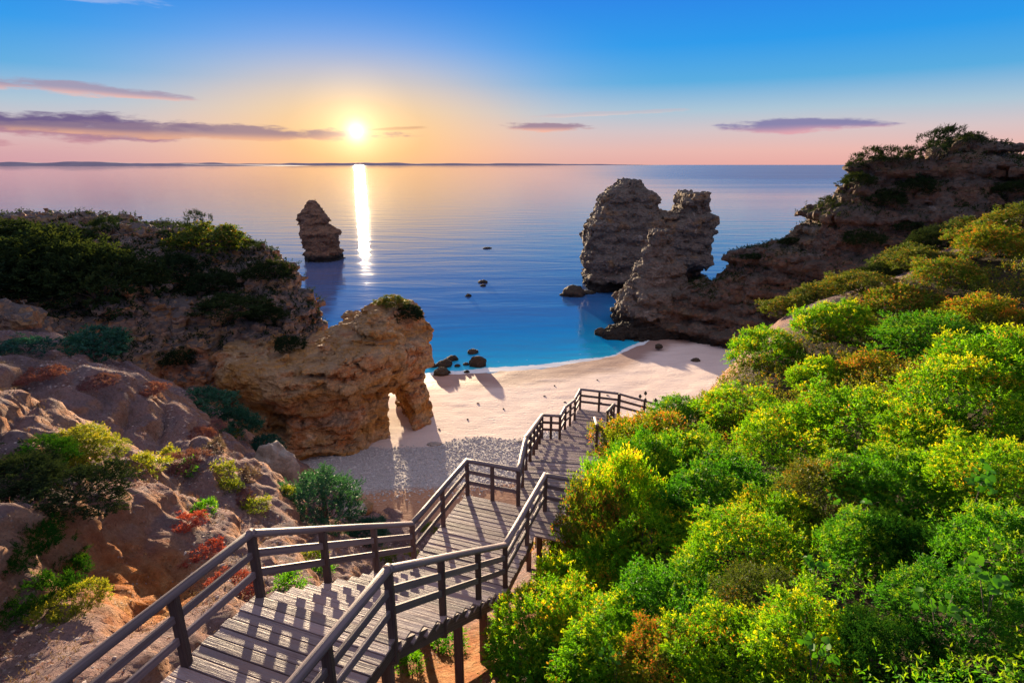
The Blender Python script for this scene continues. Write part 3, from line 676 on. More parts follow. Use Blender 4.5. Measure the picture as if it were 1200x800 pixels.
# --- pointed rock in front of it, with a dark wet foot
def f_pin(X, Y, Z):
    px = 0.1275
    def h(zs, lu, ru, cy, ry0, ry1):
        l = (np.array(lu) - 600) * px; r = (np.array(ru) - 600) * px
        return prof_rock(zs, (l + r) / 2, (r - l) / 2, cy, np.interp(zs, [-2, zs[-1]], [ry0, ry1]))(X, Y, Z)
    a = h([-2, 0, 1.5, 3.5, 6, 8, 10, 12, 13.2, 13.9], [722, 724, 728, 732, 742, 750, 757, 763, 768, 771], [830, 830, 826, 822, 814, 806, 797, 788, 782, 778], 87, 7.0, 0.9)
    b = h([-2, 0, 2.5, 5, 6.0], [738, 738, 740, 746, 752], [812, 812, 810, 800, 780], 82.5, 4.0, 2.0)
    c = h([-2, 0, 0.9, 1.6], [700, 702, 708, 722], [812, 812, 806, 790], 80.5, 4.0, 2.0)
    return smin(smin(a, b, 1.2), c, 0.5)
pin = build_rock('rock_pinnacle', f_pin, (9, 73, -2), (33, 97, 16.5), 0.25, M['grey_rock'], amp=0.75, freq=0.40, strata=0.35, sfreq=0.6, seed=31, fine=0.28)
tag(pin, 'pointed grey rock with a dark wet foot in front of the twin-humped stack', 'rock')

# --- right headland
HP3 = [pix(u, v, Y) for u, v, Y in [(828, 318, 82), (845, 312, 81), (870, 300, 80), (900, 288, 78), (930, 270, 77), (960, 249, 76), (985, 222, 75), (1003, 200, 75), (1030, 194, 74), (1080, 194, 73), (1105, 190, 72),
        (1122, 170, 71), (1168, 169, 70.5), (1187, 193, 70), (1230, 197, 70), (850, 345, 74), (900, 330, 71), (960, 300, 68), (1010, 255, 70), (1060, 245, 70), (1100, 262, 67), (1120, 215, 68.5), (1145, 205, 68.2), (1170, 215, 67.5), (1150, 265, 64.5), (1220, 240, 62)]]
HP3 += [(22, 84, 4.5), (30, 89, 5), (45, 86, 14), (60, 84, 20), (80, 80, 24), (34, 70, 6), (42, 65, 8), (55, 60, 12), (75, 56, 18)]
HR3 = RBF(HP3, 0.3)
polyR = [(19.5, 83), (23, 78), (27, 74), (31.5, 71), (37, 67), (44, 62), (54, 57), (80, 50), (98, 60), (98, 92), (62, 90), (46, 90), (33, 92), (23, 89)]
def f_right(X, Y, Z):
    x2, y2 = X[:, :, 0], Y[:, :, 0]
    d = sdpoly(x2, y2, polyR) + 0.9 * fbm(x2, y2, y2 * 0, 0.2, 3, 0.5, ridged=True, seed=19)
    H = HR3(x2, y2) - 0.8
    # washed flutes on the red peak
    fl = sstep(x2, 47, 52) * 1.5 * fbm(x2 * 1.0, y2 * 0.35, x2 * 0, 0.7, 2, ridged=True, seed=23)
    cl = d[:, :, None] + np.interp(Z, [-2, 0.5, 2.2, 3.0, 4.2, 4.8, 6.0, 6.6, 8, 9, 30], [-0.6, -0.6, -0.1, 1.0, 0.5, 1.3, 0.9, 1.9, 1.5, 2.4, 9.0])
    return smax(cl, (Z - H[:, :, None] - fl[:, :, None]) * 0.75, 0.9)
rheadland = tag(build_rock('right_headland', f_right, (17, 55, -2), (72, 92, 28.5), 0.36, M['red_rock'], amp=0.9, freq=0.26, strata=0.8, sfreq=0.5, seed=41, fine=0.35, block=0.55, bf=0.45), kind='structure')

# --- boulders in the shallows and on the beach
def boulder_mesh(name, seed, sub=20):
    n = sub; th = np.linspace(0, math.pi, n); ph = np.linspace(0, 2 * math.pi, 2 * n, endpoint=False)
    A, B = np.meshgrid(th, ph, indexing='ij')
    P = np.stack([np.sin(A) * np.cos(B), np.sin(A) * np.sin(B), np.cos(A)], -1)
    r = 1 + 0.30 * fbm(P[..., 0], P[..., 1], P[..., 2], 1.4, 3, 0.5, ridged=True, seed=seed) + 0.12 * fbm(P[..., 0], P[..., 1], P[..., 2], 4, 3, seed=seed)
    V = (P * r[..., None]).reshape(-1, 3)
    i = np.arange(n * 2 * n).reshape(n, 2 * n); j = np.roll(i, -1, 1)
    F = np.stack([i[:-1], i[1:], j[1:], j[:-1]], -1).reshape(-1, 4)
    return make_mesh(name, V, F)
BMESH = [boulder_mesh('sea_rock', s) for s in (1, 2, 3, 4)]
def boulder(u, v, Y, sx, sy, sz, label, mat='sea_boulder', k=0, zz=None, name='sea_rock', group=None):
    x, y, z = pix(u, v, Y)
    o = obj(name, BMESH[k % 4], M[mat], None, (x, y, (z if zz is None else zz)), (0, 0, u * 0.37 % 6.28)); o.scale = (sx, sy, sz)
    if mat != 'sea_boulder': override(o, M[mat])
    return tag(o, label, 'rock', group)
def at_sea(v): return CAMZ / T(v)
for (u, v, sx, sz, lab) in [
        (560, 428, 1.0, 0.95, 'largest round dark boulder at the water edge in front of the beach'),
        (554, 413, 0.75, 0.38, 'flat dark rock in shallow water just behind the large round boulder'),
        (530, 421, 0.75, 0.42, 'dark rock at the seaward end of the rock cluster beside the arch'),
        (521, 428, 0.95, 0.6, 'broad dark rock in the middle of the cluster beside the arch'),
        (518, 438, 0.9, 0.62, 'dark rock on the wet sand nearest the arch'),
        (507, 429, 0.55, 0.35, 'small dark rock in the water touching the side of the arch'),
        (536, 429, 0.35, 0.22, 'small dark stone between the rock cluster and the large round boulder'),
        (546, 427, 0.38, 0.22, 'small flat dark stone beside the large round boulder'),
        (547, 436, 0.35, 0.2, 'tiny dark stone on wet sand below the large round boulder'),
        (672, 346, 2.1, 1.5, 'jagged dark rock in the bay left of the pointed rock'),
        (660, 346, 0.7, 0.3, 'low dark ledge awash beside the jagged rock in the bay'),
        (688, 343, 1.5, 0.35, 'low dark ledge awash between the jagged rock and the twin-humped stack'),
        (704, 392, 0.9, 0.8, 'dark knob of rock at the tip of the wet rock foot'),
        (566, 331, 1.0, 0.45, 'small dark rock far out in the middle of the bay'),
        (566, 335, 0.6, 0.28, 'tiny dark rock just in front of the rock in mid bay'),
        (549, 347, 0.6, 0.4, 'lone dark dot of rock in mid bay'),
        (363, 344, 0.7, 0.65, 'small dark rock in the reflection of the lone stack'),
        (571, 291, 1.3, 0.3, 'faint low rock awash far out in the sea')]:
    boulder(u, v, at_sea(v), sx, sx * 0.85, sz, lab, k=int(u) % 4, zz=0.1 * sz)
for (u, v, Y, s, lab, mt) in [(413, 600, 31.5, 0.85, 'pale smooth boulder beside the teal bush at the foot of the slope', 'pale_boulder'),
        (424, 596, 32.3, 0.7, 'orange-brown boulder behind the pale boulder at the slope foot', 'ochre_rock'),
        (407, 590, 33, 0.45, 'small grey stone on the pebbles behind the pale boulder', 'pale_boulder'),
        (322, 553, 26.5, 1.0, 'whitish crag jutting out of the left slope above the pebbles', 'pale_boulder'),
        (772, 406, 72.5, 0.45, 'small dark stone on the sand under the pointed rock', 'sea_boulder'),
        (815, 423, 66, 0.5, 'dark stone on the sand by the right cliff foot', 'sea_boulder')]:
    o = boulder(u, v, Y, s, s * 0.9, s * (0.7 if u != 322 else 1.5), lab, mt, k=int(u), name='boulder')

for k, (u, v) in enumerate([(712, 463), (638, 461), (662, 470), (704, 473), (560, 470), (548, 492), (515, 506), (590, 478), (650, 447), (700, 441)]):
    Y = (CAMZ - 1.0) / T(v); x, y, z = pix(u, v, Y)
    boulder(u, v, Y, 0.13, 0.08, 0.05, 'tiny dark scrap of weed lying on the open sand', k=k, zz=float(np.minimum(beach_z(np.array([x]), np.array([y])), 2.3)[0]) + 0.03, name='seaweed_scrap', group='scraps of weed on the sand')['category'] = 'seaweed'
for (u, v, s1, lab) in [(509, 521, 0.55, 'flat grey slab on the sand between the arch and the pebbles'), (612, 519, 0.45, 'flat grey slab on the sand behind the stair handrail')]:
    Y = (CAMZ - 1.5) / T(v); x, y, z = pix(u, v, Y)
    boulder(u, v, Y, s1, s1 * 0.6, 0.12, lab, 'pale_boulder', 2, float(beach_z(np.array([x]), np.array([y]))[0]) + 0.04, 'flat_stone')

# ------------------------------------------------------------------ wooden staircase
stairs = tag(obj('wooden_staircase', None, None, None, (0, 0, 0)), 'weathered wooden boardwalk stairs with log handrails leading down to the beach', 'staircase')
rnd = random.Random(5)
def bar_mesh(name, sec, L=1.0, ends=True, wob=0.0, nseg=1, seed=0):
    """a bar of unit length along X with the given (y, z) section"""
    r = random.Random(seed); V = []; F = []; n = len(sec)
    for i in range(nseg + 1):
        oy, oz, k = (r.uniform(-wob, wob), r.uniform(-wob, wob), 1 + r.uniform(-wob, wob) * 4)
        for (y, z) in sec: V.append((L * i / nseg, y * k + oy, z * k + oz))
    for i in range(nseg):
        for j in range(n): F.append((i * n + j, i * n + (j + 1) % n, (i + 1) * n + (j + 1) % n, (i + 1) * n + j))
    F.append(tuple(range(n))[::-1]); F.append(tuple(nseg * n + j for j in range(n)))
    return make_mesh(name, np.array(V), F, smooth=False)
def chamfer(w, h, c): return [(-w/2+c, -h/2), (w/2-c, -h/2), (w/2, -h/2+c), (w/2, h/2-c), (w/2-c, h/2), (-w/2+c, h/2), (-w/2, h/2-c), (-w/2, -h/2+c)]
PLANK = [bar_mesh('plank', [(-0.071, -0.034), (0.071, -0.034), (0.071, -0.006), (0.064, 0.0), (-0.064, 0.0), (-0.071, -0.006)], seed=s) for s in range(1)]
POST = bar_mesh('post', chamfer(0.105, 0.105, 0.012))
SUPPORT = bar_mesh('support_post', chamfer(0.15, 0.15, 0.02))
LOWRAIL = bar_mesh('lower_rail', chamfer(0.05, 0.11, 0.010))
TOPRAIL = [bar_mesh('top_rail', [(0.065 * math.cos(a * math.pi / 6), 0.055 * math.sin(a * math.pi / 6)) for a in range(12)], wob=0.0035, nseg=5, seed=s) for s in range(3)]
for m_ in TOPRAIL: m_.polygons.foreach_set('use_smooth', np.full(len(m_.polygons), True))
STRINGER = bar_mesh('stringer', chamfer(0.07, 0.24, 0.008))
def bar(name, me, mat, p0, p1, ext=0.0, roll=0.0):
    p0, p1 = Vector(p0), Vector(p1); d = p1 - p0; L = d.length; d.normalize()
    p0 = p0 - d * ext; L += 2 * ext
    y = Vector((0, 0, 1)).cross(d)
    y = Vector((0, 1, 0)) if y.length < 1e-4 else y.normalized()
    z = d.cross(y)
    m = Matrix((d * L, y, z)).transposed().to_4x4(); m.translation = p0
    o = obj(name, me, mat, stairs); o.matrix_world = m
    return o

def lerp(a, b, t): return tuple(a[i] + (b[i] - a[i]) * t for i in range(len(a)))
def deck(l0, r0, l1, r1, z0, z1, steps=0, per=1, pitch=0.155, over=0.06):
    """planks laid across a strip from edge l0-r0 to edge l1-r1; with steps the strip goes down as treads of 'per' planks"""
    L = math.hypot(l1[0] - l0[0], l1[1] - l0[1]); R = math.hypot(r1[0] - r0[0], r1[1] - r0[1])
    n = steps * per if steps else max(1, int(round((L + R) / 2 / pitch)))
    for i in range(n):
        t = (i + 0.5) / n
        z = z0 if not steps else z0 + (z1 - z0) * (i // per + 1) / steps
        a, b = lerp(l0, l1, t), lerp(r0, r1, t); dz = rnd.uniform(-0.004, 0.004)
        cx, cy = b[0] - a[0], b[1] - a[1]; q = math.hypot(cx, cy); cx /= q; cy /= q
        e1, e2 = over + rnd.uniform(-0.02, 0.03), over + rnd.uniform(-0.02, 0.03)
        o = bar('plank', PLANK[0], M['deck_wood'], (a[0] - cx * e1, a[1] - cy * e1, z + dz), (b[0] + cx * e2, b[1] + cy * e2, z + dz + rnd.uniform(-0.003, 0.003)))
        w = (L + R) / 2 / n / 0.148
        o.scale = (o.scale[0], o.scale[1] * w * rnd.uniform(0.93, 0.965), o.scale[2])
    # stringers under both edges
    dz = -0.034 - 0.125 - (0.10 if steps else 0)
    for a, b in ((l0, l1), (r0, r1)):
        bar('stringer', STRINGER, M['post_wood'], (*a, z0 + dz), (*b, z1 + dz), 0.02)
def ground_at(x, y): return float(GR(np.array([x]), np.array([y]))[0]) - 0.5
def support(x, y, z):
    bar('support_post', SUPPORT, M['post_wood'], (x, y, min(ground_at(x, y), z - 0.6)), (x, y, z))
RH = 1.0
def railing(pts, posts, skip_first=False, h=RH, low=(0.38, 0.69), below=0.28, lowers=True):
    """pts: deck-level corner points; posts: for each stretch the number of posts between its ends"""
    for i in range(len(pts) - 1):
        a, b = Vector(pts[i]), Vector(pts[i + 1]); d = (b - a).normalized()
        n = posts[i] + 1
        for k in range(0 if (i == 0 and not skip_first) else 1, n + 1):
            p = a.lerp(b, k / n)
            bar('post', POST, M['post_wood'], p + Vector((0, 0, -below)), p + Vector((0, 0, h - 0.03)))
        up = Vector((0, 0, h))
        bar('top_rail', TOPRAIL[i % 3], M['rail_wood'], a + up, b + up, 0.045)
        side = Vector((0, 0, 1)).cross(d).normalized()
        for q in low: bar('lower_rail', LOWRAIL, M['rail_wood'], a + Vector((0, 0, h * q)), b + Vector((0, 0, h * q)), 0.0)
dA = (0.335, 0.942); cA = (0.942, -0.335)
def off(p, d, s): return (p[0] + d[0] * s, p[1] + d[1] * s)
W = 2.1
ZA, ZC, ZE, ZF = 18.30, 15.75, 13.40, 12.85
A1 = (-3.49, 6.50); A0 = off(A1, dA, -4.8); B1 = off(A1, dA, 4.1); C1 = off(B1, dA, 2.85); Cm = off(C1, dA, -1.05)
deck(A0, off(A0, cA, W), A1, off(A1, cA, W), ZA, ZA)
deck(A1, off(A1, cA, W), B1, off(B1, cA, W), ZA, ZC, 12, 2)
deck(B1, off(B1, cA, W), Cm, off(Cm, cA, W), ZC, ZC)
deck(Cm, off(Cm, cA, 3.0), C1, off(C1, cA, 3.0), ZC, ZC)
d2 = (0.125, 0.992); c2 = (0.992, -0.125)
D0 = off(C1, cA, 1.40); D0s = off(D0, d2, -0.42); D1 = off(D0, d2, 1.85); D2 = off(D0, d2, 8.45)
deck(D0s, off(D0s, c2, W), D1, off(D1, c2, W), ZC - 0.04, ZC - 0.04)
deck(D1, off(D1, c2, W), D2, off(D2, c2, W), ZC - 0.04, ZE, 11, 4)
E0 = off(D2, c2, 0.72); dE = (0.30, 0.954); cE = (0.954, -0.30)
E0s = off(E0, dE, -0.5); E1 = off(E0, dE, 1.0); E2 = off(E0, dE, 3.1)
deck(E0s, off(E0s, cE, 1.75), E1, off(E1, cE, 1.75), ZE - 0.04, ZE - 0.04)
deck(E1, off(E1, cE, 1.75), E2, off(E2, cE, 1.75), ZE - 0.04, ZF, 3, 5)
# the last flight turns right behind the shrubs
E3 = off(E2, dE, 1.3); F0 = off(E2, cE, 0.0)
deck(E2, off(E2, cE, 1.75), E3, off(E3, cE, 1.75), ZF - 0.0, ZF)
dF = (0.93, 0.37); cF = (0.37, -0.93)
F0 = off(E3, cE, 1.85); F0 = off(F0, dE, -0.05); F1 = off(F0, dF, 4.2); F2 = off(F1, dF, 4.5)
deck(F0, off(F0, cF, 1.5), F1, off(F1, cF, 1.5), ZF, ZF - 1.7, 8, 3)
deck(F1, off(F1, cF, 1.5), F2, off(F2, cF, 1.5), ZF - 1.7, ZF - 3.9, 10, 3)
P3 = lambda p, z: (p[0], p[1], z)
railing([P3(A0, ZA), P3(A1, ZA), P3(B1, ZC), P3(C1, ZC), P3(D0, ZC)], [3, 2, 1, 1])
railing([P3(D0, ZC - 0.04), P3(D1, ZC - 0.04), P3(D2, ZE), P3(E0, ZE)], [1, 4, 1], skip_first=True)
railing([P3(E0, ZE - 0.04), P3(E1, ZE - 0.04), P3(E2, ZF), P3(E3, ZF), P3(off(E3, cE, 1.8), ZF)], [0, 1, 0, 1], skip_first=True)
railing([P3(F0, ZF), P3(F1, ZF - 1.7), P3(F2, ZF - 3.9)], [2, 2])
rA = lambda p: off(p, cA, W)
railing([P3(rA(A0), ZA), P3(rA(A1), ZA), P3(rA(B1), ZC), P3(rA(C1), ZC), P3(off(C1, cA, 3.0), ZC)], [3, 2, 1, 0], below=0.42)
r2 = lambda p: off(p, c2, W)
Dm = off(D1, d2, 4.0); railing([P3(r2(Dm), ZC - 0.04 - 2.31 * 4.0 / 6.6), P3(r2(D2), ZE)], [1])
railing([P3(off(E1, cE, 1.75), ZE), P3(off(E2, cE, 1.75), ZF)], [1])
for p, z in ((A0, ZA), (off(A0, dA, 2.4), ZA), (A1, ZA), (off(A1, dA, 2.1), ZA - 1.3), (B1, ZC), (C1, ZC), (off(A1, dA, 3.2), ZA - 2.0)):
    support(*off(p, cA, 0.12), z - 0.2); support(*off(p, cA, W - 0.12), z - 0.2)
for p, z in ((D1, ZC), (off(D1, d2, 3.3), ZC - 1.2), (D2, ZE)):
    support(*off(p, c2, 0.12), z - 0.25); support(*off(p, c2, W - 0.12), z - 0.25)
for p, z in ((E1, ZE), (E3, ZF)): support(*off(p, cE, 0.1), z - 0.25); support(*off(p, cE, 1.6), z - 0.25)

# ------------------------------------------------------------------ vegetation
bpy.context.view_layer.update()
DG = bpy.context.evaluated_depsgraph_get()
TERRAIN = {'hillside', 'beach', 'left_headland', 'right_headland', 'rock_arch', 'sea_stack', 'sea_stack.001', 'rock_pinnacle'}
def hit(u, v, only=None):
    o = Vector((0, 0, CAMZ)); d = ray(u, v)
    for _ in range(40):
        ok, loc, n, i, ob, m = SC.ray_cast(DG, o, d)
        if not ok: return None
        if ob.name in (only or TERRAIN): return loc, n
        o = loc + d * 0.02
    return None
def drop(x, y, zt=60, only=('hillside',)):
    o = Vector((x, y, zt)); d = Vector((0, 0, -1))
    for _ in range(60):
        ok, loc, n, i, ob, m = SC.ray_cast(DG, o, d)
        if not ok: return None
        if ob.name in only: return loc
        o = loc + d * 0.02
    return None

def nrmz(a): return a / (np.linalg.norm(a, axis=-1, keepdims=True) + 1e-9)
def leaves_from(P, D, length, width, rs, fold=0.25):
    """one folded four-corner leaf at each point P along D"""
    n = len(P); r = rs.normal(size=(n, 3)); S = nrmz(np.cross(D, r)); U = nrmz(np.cross(S, D))
    L = (length * rs.uniform(0.65, 1.25, n))[:, None]; Wd = (width * rs.uniform(0.75, 1.2, n))[:, None]
    mid = P + D * L * 0.5
    V = np.stack([P, mid + S * Wd * 0.5 + U * Wd * fold, P + D * L - U * L * 0.10, mid - S * Wd * 0.5 + U * Wd * fold], 1).reshape(-1, 3)
    b = np.arange(n) * 4
    F = np.concatenate([np.stack([b, b + 1, b + 2], 1), np.stack([b, b + 2, b + 3], 1)])
    return V, F
def shrub_mesh(name, seed, R=1.0, H=0.9, sprigs=1300, per=13, sl=0.16, ll=0.042, lw=0.017, lump=0.32, inner=0.3, lumpf=1.6, upright=0.55, clumps=70, cr=0.2):
    """a crown of leafy clumps: sprigs of small leaves on each clump's outer side"""
    rs = np.random.RandomState(seed)
    c = nrmz(rs.normal(size=(clumps * 12, 3))); c = c[c[:, 2] > -0.2]
    pick = [0]                                         # spread the clumps evenly by farthest-point picking
    dist = np.linalg.norm(c - c[0], axis=1)
    for _ in range(clumps - 1):
        k = int(np.argmax(dist * rs.uniform(0.75, 1.0, len(c)))); pick.append(k); dist = np.minimum(dist, np.linalg.norm(c - c[k], axis=1))
    c = c[pick]
    lum = fbm(c[:, 0] + seed, c[:, 1], c[:, 2], lumpf, 3, 0.55, seed=seed)
    rad = (1 + lump * 1.5 * lum) * rs.uniform(0.72, 1.0, len(c))
    crad = cr * rs.uniform(0.65, 1.35, len(c)); young = rs.uniform(0.15, 1.0, len(c))
    i = rs.choice(len(c), sprigs, p=crad ** 2 / (crad ** 2).sum())
    e = nrmz(rs.normal(size=(sprigs, 3)) + c[i] * 0.9 + np.array([0, 0, 0.35])); n = sprigs
    depth = np.where(rs.rand(n) < inner, rs.uniform(0.2, 0.75, n), rs.uniform(0.8, 1.05, n))
    P = (c[i] * rad[i][:, None] + e * (crad[i] * depth)[:, None]) * np.array([R, R, H])
    ax = nrmz(e * 0.75 + np.array([0, 0, upright]) * 0.7 + rs.normal(size=(n, 3)) * 0.3)
    t = np.tile(np.linspace(0.05, 1, per), n); j = np.repeat(np.arange(n), per)
    slen = (sl * (0.55 + 1.1 * rs.rand(n) ** 2.2))[j]
    Q = P[j] + ax[j] * (t * slen)[:, None]
    phi = rs.uniform(0, 6.28, len(j)); e1 = nrmz(np.cross(ax, rs.normal(size=(n, 3)))); e2 = np.cross(ax, e1)
    rd = e1[j] * np.cos(phi)[:, None] + e2[j] * np.sin(phi)[:, None]
    D = nrmz(ax[j] * (0.35 + 0.55 * t)[:, None] + rd * 0.85)
    V, F = leaves_from(Q, D, ll, lw, rs)
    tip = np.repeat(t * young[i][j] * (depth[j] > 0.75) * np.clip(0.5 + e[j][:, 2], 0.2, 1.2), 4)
    me = make_mesh(name, V, F.astype(np.int32), smooth=False); fattr(me, 'tip', tip)
    return me
def tube(V, F, pts, rads, k=5):
    pts = [Vector(p) for p in pts]; base = len(V)
    for i, p in enumerate(pts):
        d = (pts[min(i + 1, len(pts) - 1)] - pts[max(i - 1, 0)]).normalized()
        a = d.orthogonal().normalized(); b = d.cross(a)
        for j in range(k):
            q = p + (a * math.cos(6.283 * j / k) + b * math.sin(6.283 * j / k)) * rads[i]; V.append(tuple(q))
    for i in range(len(pts) - 1):
        for j in range(k):
            F.append((base + i * k + j, base + i * k + (j + 1) % k, base + (i + 1) * k + (j + 1) % k, base + (i + 1) * k + j))
def stem_mesh(name, seed, R=1.0, H=0.9, n=16, r0=0.022):
    r = random.Random(seed); V, F = [], []
    for i in range(n):
        a = r.uniform(0, 6.28); s = r.uniform(0.3, 0.85); up = r.uniform(0.5, 0.95)
        p = Vector((0, 0, -0.15)); pts = [p]
        end = Vector((math.cos(a) * R * s, math.sin(a) * R * s, H * up * math.sqrt(max(0.05, 1 - s * s))))
        for q in (0.33, 0.66, 1.0):
            pts.append(p.lerp(end, q) + Vector((r.uniform(-.07, .07), r.uniform(-.07, .07), r.uniform(0, .1))) * R)
        tube(V, F, pts, [r0, r0 * 0.75, r0 * 0.5, r0 * 0.25])
    return make_mesh(name, np.array(V), np.array(F, np.int32))
# prototypes: close, middle and far shrubs
NEAR = [shrub_mesh('foliage', s, 1.0, 0.85, n_, p_, sl_, ll_, lw_, lump=lm_, lumpf=lf_, clumps=ck, cr=cr_) for s, n_, p_, sl_, ll_, lw_, lm_, lf_, ck, cr_ in
        ((1, 2300, 12, 0.15, 0.056, 0.022, 0.35, 1.6, 75, 0.20), (2, 1700, 13, 0.19, 0.072, 0.026, 0.45, 2.2, 55, 0.24), (3, 2600, 12, 0.13, 0.046, 0.020, 0.42, 1.9, 90, 0.18), (13, 2000, 12, 0.17, 0.062, 0.026, 0.5, 2.6, 60, 0.23))]
MID = [shrub_mesh('foliage', s, 1.0, 0.85, 1700, 11, 0.15, 0.065, 0.028, lump=0.36, clumps=70, cr=0.21) for s in (4, 5, 6)]
FAR = [shrub_mesh('foliage', s, 1.0, 0.85, 750, 9, 0.17, 0.11, 0.05, lump=0.42, clumps=50, cr=0.25) for s in (7, 8)]
TUFT = [shrub_mesh('foliage', s, 1.0, 1.0, 110, 8, 0.6, 0.34, 0.10, lump=0.3, upright=0.9, clumps=12, cr=0.3) for s in (9, 10)]
OPEN = [shrub_mesh('crown', s, 1.0, 0.9, 420, 10, 0.22, 0.09, 0.04, lump=0.75, inner=0.5, lumpf=2.2, clumps=26, cr=0.22) for s in (11, 12)]
MAT = [shrub_mesh('foliage', s, 1.0, 0.13, 1700, 9, 0.10, 0.05, 0.020, lump=0.6, lumpf=2.4, clumps=90, cr=0.16) for s in (14, 15)]
STEM = [stem_mesh('branch', s) for s in (1, 2)]
_cnt = [0]
def plant(loc, r, hgt, kind, mat, label, cat='shrub', group=None, name='shrub', sink=0.25, rz=None, stem=True):
    i = _cnt[0]; _cnt[0] += 1
    me = kind[i % len(kind)]
    root = tag(obj(name, None, None, None, loc, (0, 0, (i * 2.399) % 6.283 if rz is None else rz)), label, cat, group)
    root.empty_display_size = 0.1
    f = obj('crown' if cat == 'tree' else 'foliage', me, M['green'], root, (0, 0, hgt * sink)); f.scale = (r, r * (0.88 + 0.2 * ((i * 7) % 5) / 5), hgt)
    override(f, M[mat])
    if stem:
        s = obj('trunk' if cat == 'tree' else 'branch', STEM[i % 2], M['twig'], root); s.scale = (r * 1.12, r * 1.12, hgt * 1.3)
    return root

# --- right slope: the shrubs that stand out as mounds
R_SHRUBS = [
    (895, 432, 1.45, 1.35, 'MID', 'lime', 'round bright green shrub standing out on the crest edge above the sand'),
    (975, 398, 1.8, 1.4, 'MID', 'lime', 'large yellow-green shrub just right of the round crest shrub'),
    (1170, 300, 1.9, 1.1, 'MID', 'rust', 'orange-flecked shrub at the right edge high on the slope'),
    (1110, 335, 1.8, 1.0, 'MID', 'rust', 'orange-flecked shrub left of the reddish twiggy shrub'),
    (1050, 370, 1.7, 1.1, 'MID', 'rust', 'rust-tipped shrub right of the large yellow-green shrub'),
    (1150, 385, 1.6, 1.0, 'MID', 'rust', 'reddish twiggy shrub near the right edge halfway up the slope'),
    (1090, 420, 1.5, 0.9, 'NEAR', 'green', 'deep green shrub under the rust-tipped shrubs'),
    (965, 460, 1.3, 1.0, 'MID', 'lime', 'yellow-green shrub in front of the large crest shrub'),
    (1020, 450, 1.3, 0.9, 'MID', 'rust', 'orange-speckled shrub left of the deep green shrub'),
    (870, 500, 1.5, 1.1, 'MID', 'lime', 'bright green shrub below the round crest shrub'),
    (800, 505, 1.5, 0.95, 'MID', 'green', 'green shrub where the foliage meets the sand at the left crest'),
    (755, 530, 1.4, 1.0, 'MID', 'lime', 'light green mound beside the last turn of the stairs'),
    (705, 570, 1.2, 0.9, 'MID', 'rust', 'orange-tinged shrub overhanging the lower stair flight'),
    (745, 600, 1.1, 0.8, 'NEAR', 'green', 'dark-hearted green shrub right of the orange-tinged stair shrub'),
    (668, 640, 0.8, 0.75, 'NEAR', 'rust', 'small flowering shrub just below the right handrail'),
    (690, 655, 0.8, 0.7, 'NEAR', 'lime', 'round lime shrub next to the handrail flowers'),
    (800, 570, 1.2, 0.85, 'NEAR', 'lime', 'light green shrub in the middle of the slope above the stair turn'),
    (845, 615, 1.0, 0.8, 'NEAR', 'green', 'green shrub with a dark gap on its right in mid slope'),
    (925, 545, 1.1, 0.9, 'NEAR', 'lime', 'sunlit yellow-green shrub at the centre of the slope'),
    (1010, 525, 1.15, 0.85, 'NEAR', 'lime', 'wide sunlit shrub between the centre shrub and the right edge'),
    (1130, 500, 1.2, 0.85, 'NEAR', 'lime', 'bright yellow shrub on the right below the vine leaves'),
    (1195, 470, 1.2, 0.9, 'NEAR', 'lime', 'bright lime shrub cut by the right edge of the picture'),
    (760, 665, 0.85, 0.7, 'NEAR', 'lime', 'lime shrub above the stair underside in the lower slope'),
    (700, 715, 0.8, 0.65, 'NEAR', 'lime', 'feathery bright green shrub right of the stair supports'),
    (635, 770, 0.7, 0.55, 'NEAR', 'lime', 'lowest left green shrub beside the shaded soil under the stairs'),
    (720, 785, 0.65, 0.5, 'NEAR', 'lime', 'feathery shrub at the bottom edge right of centre'),
    (870, 680, 0.8, 0.65, 'NEAR', 'lime', 'rounded yellow-tipped shrub in the middle of the lower slope'),
    (800, 740, 0.7, 0.55, 'NEAR', 'green', 'green shrub between the yellow-tipped shrub and the bottom edge'),
    (970, 610, 0.85, 0.65, 'NEAR', 'olive', 'olive shrub with bare twigs below the centre shrub'),
    (1050, 600, 0.8, 0.6, 'NEAR', 'green', 'dark green shrub around the shaded hollow on the right'),
    (1160, 590, 0.8, 0.6, 'NEAR', 'lime', 'lime shrub behind the broad vine leaves at the right edge'),
    (950, 790, 0.55, 0.45, 'NEAR', 'lime', 'nearest yellow-green shrub at the bottom edge of the picture'),
    (1130, 760, 0.5, 0.4, 'NEAR', 'green', 'shaded green shrub in the bottom right corner'),
    (1010, 665, 0.5, 0.45, 'NEAR', 'green', 'shaded shrub above the dark hollow at lower right'),
    (1085, 545, 0.85, 0.65, 'NEAR', 'lime', 'lime shrub between the bright yellow shrub and the dark hollow'),
    (1060, 660, 0.5, 0.4, 'NEAR', 'creeper', 'very dark shrub at the upper rim of the hollow at lower right'),
    (1040, 790, 0.42, 0.35, 'NEAR', 'creeper', 'very dark shrub at the bottom edge below the hollow'),
    (855, 790, 0.5, 0.42, 'NEAR', 'lime', 'yellow-tipped shrub at the bottom edge left of the nearest shrub'),
    (780, 800, 0.5, 0.42, 'NEAR', 'rust', 'red-tinged shrub at the bottom edge of the slope'),
    (680, 760, 0.6, 0.5, 'NEAR', 'lime', 'light green shrub just right of the lowest left shrub'),
    (915, 640, 0.7, 0.55, 'NEAR', 'lime', 'yellow-green shrub left of the olive shrub with bare twigs'),
    (1195, 690, 0.6, 0.5, 'NEAR', 'green', 'shaded green shrub cut by the right edge near the bottom'),
    (900, 740, 0.55, 0.45, 'NEAR', 'olive', 'twiggy olive shrub with a reddish stem near the bottom'),
]
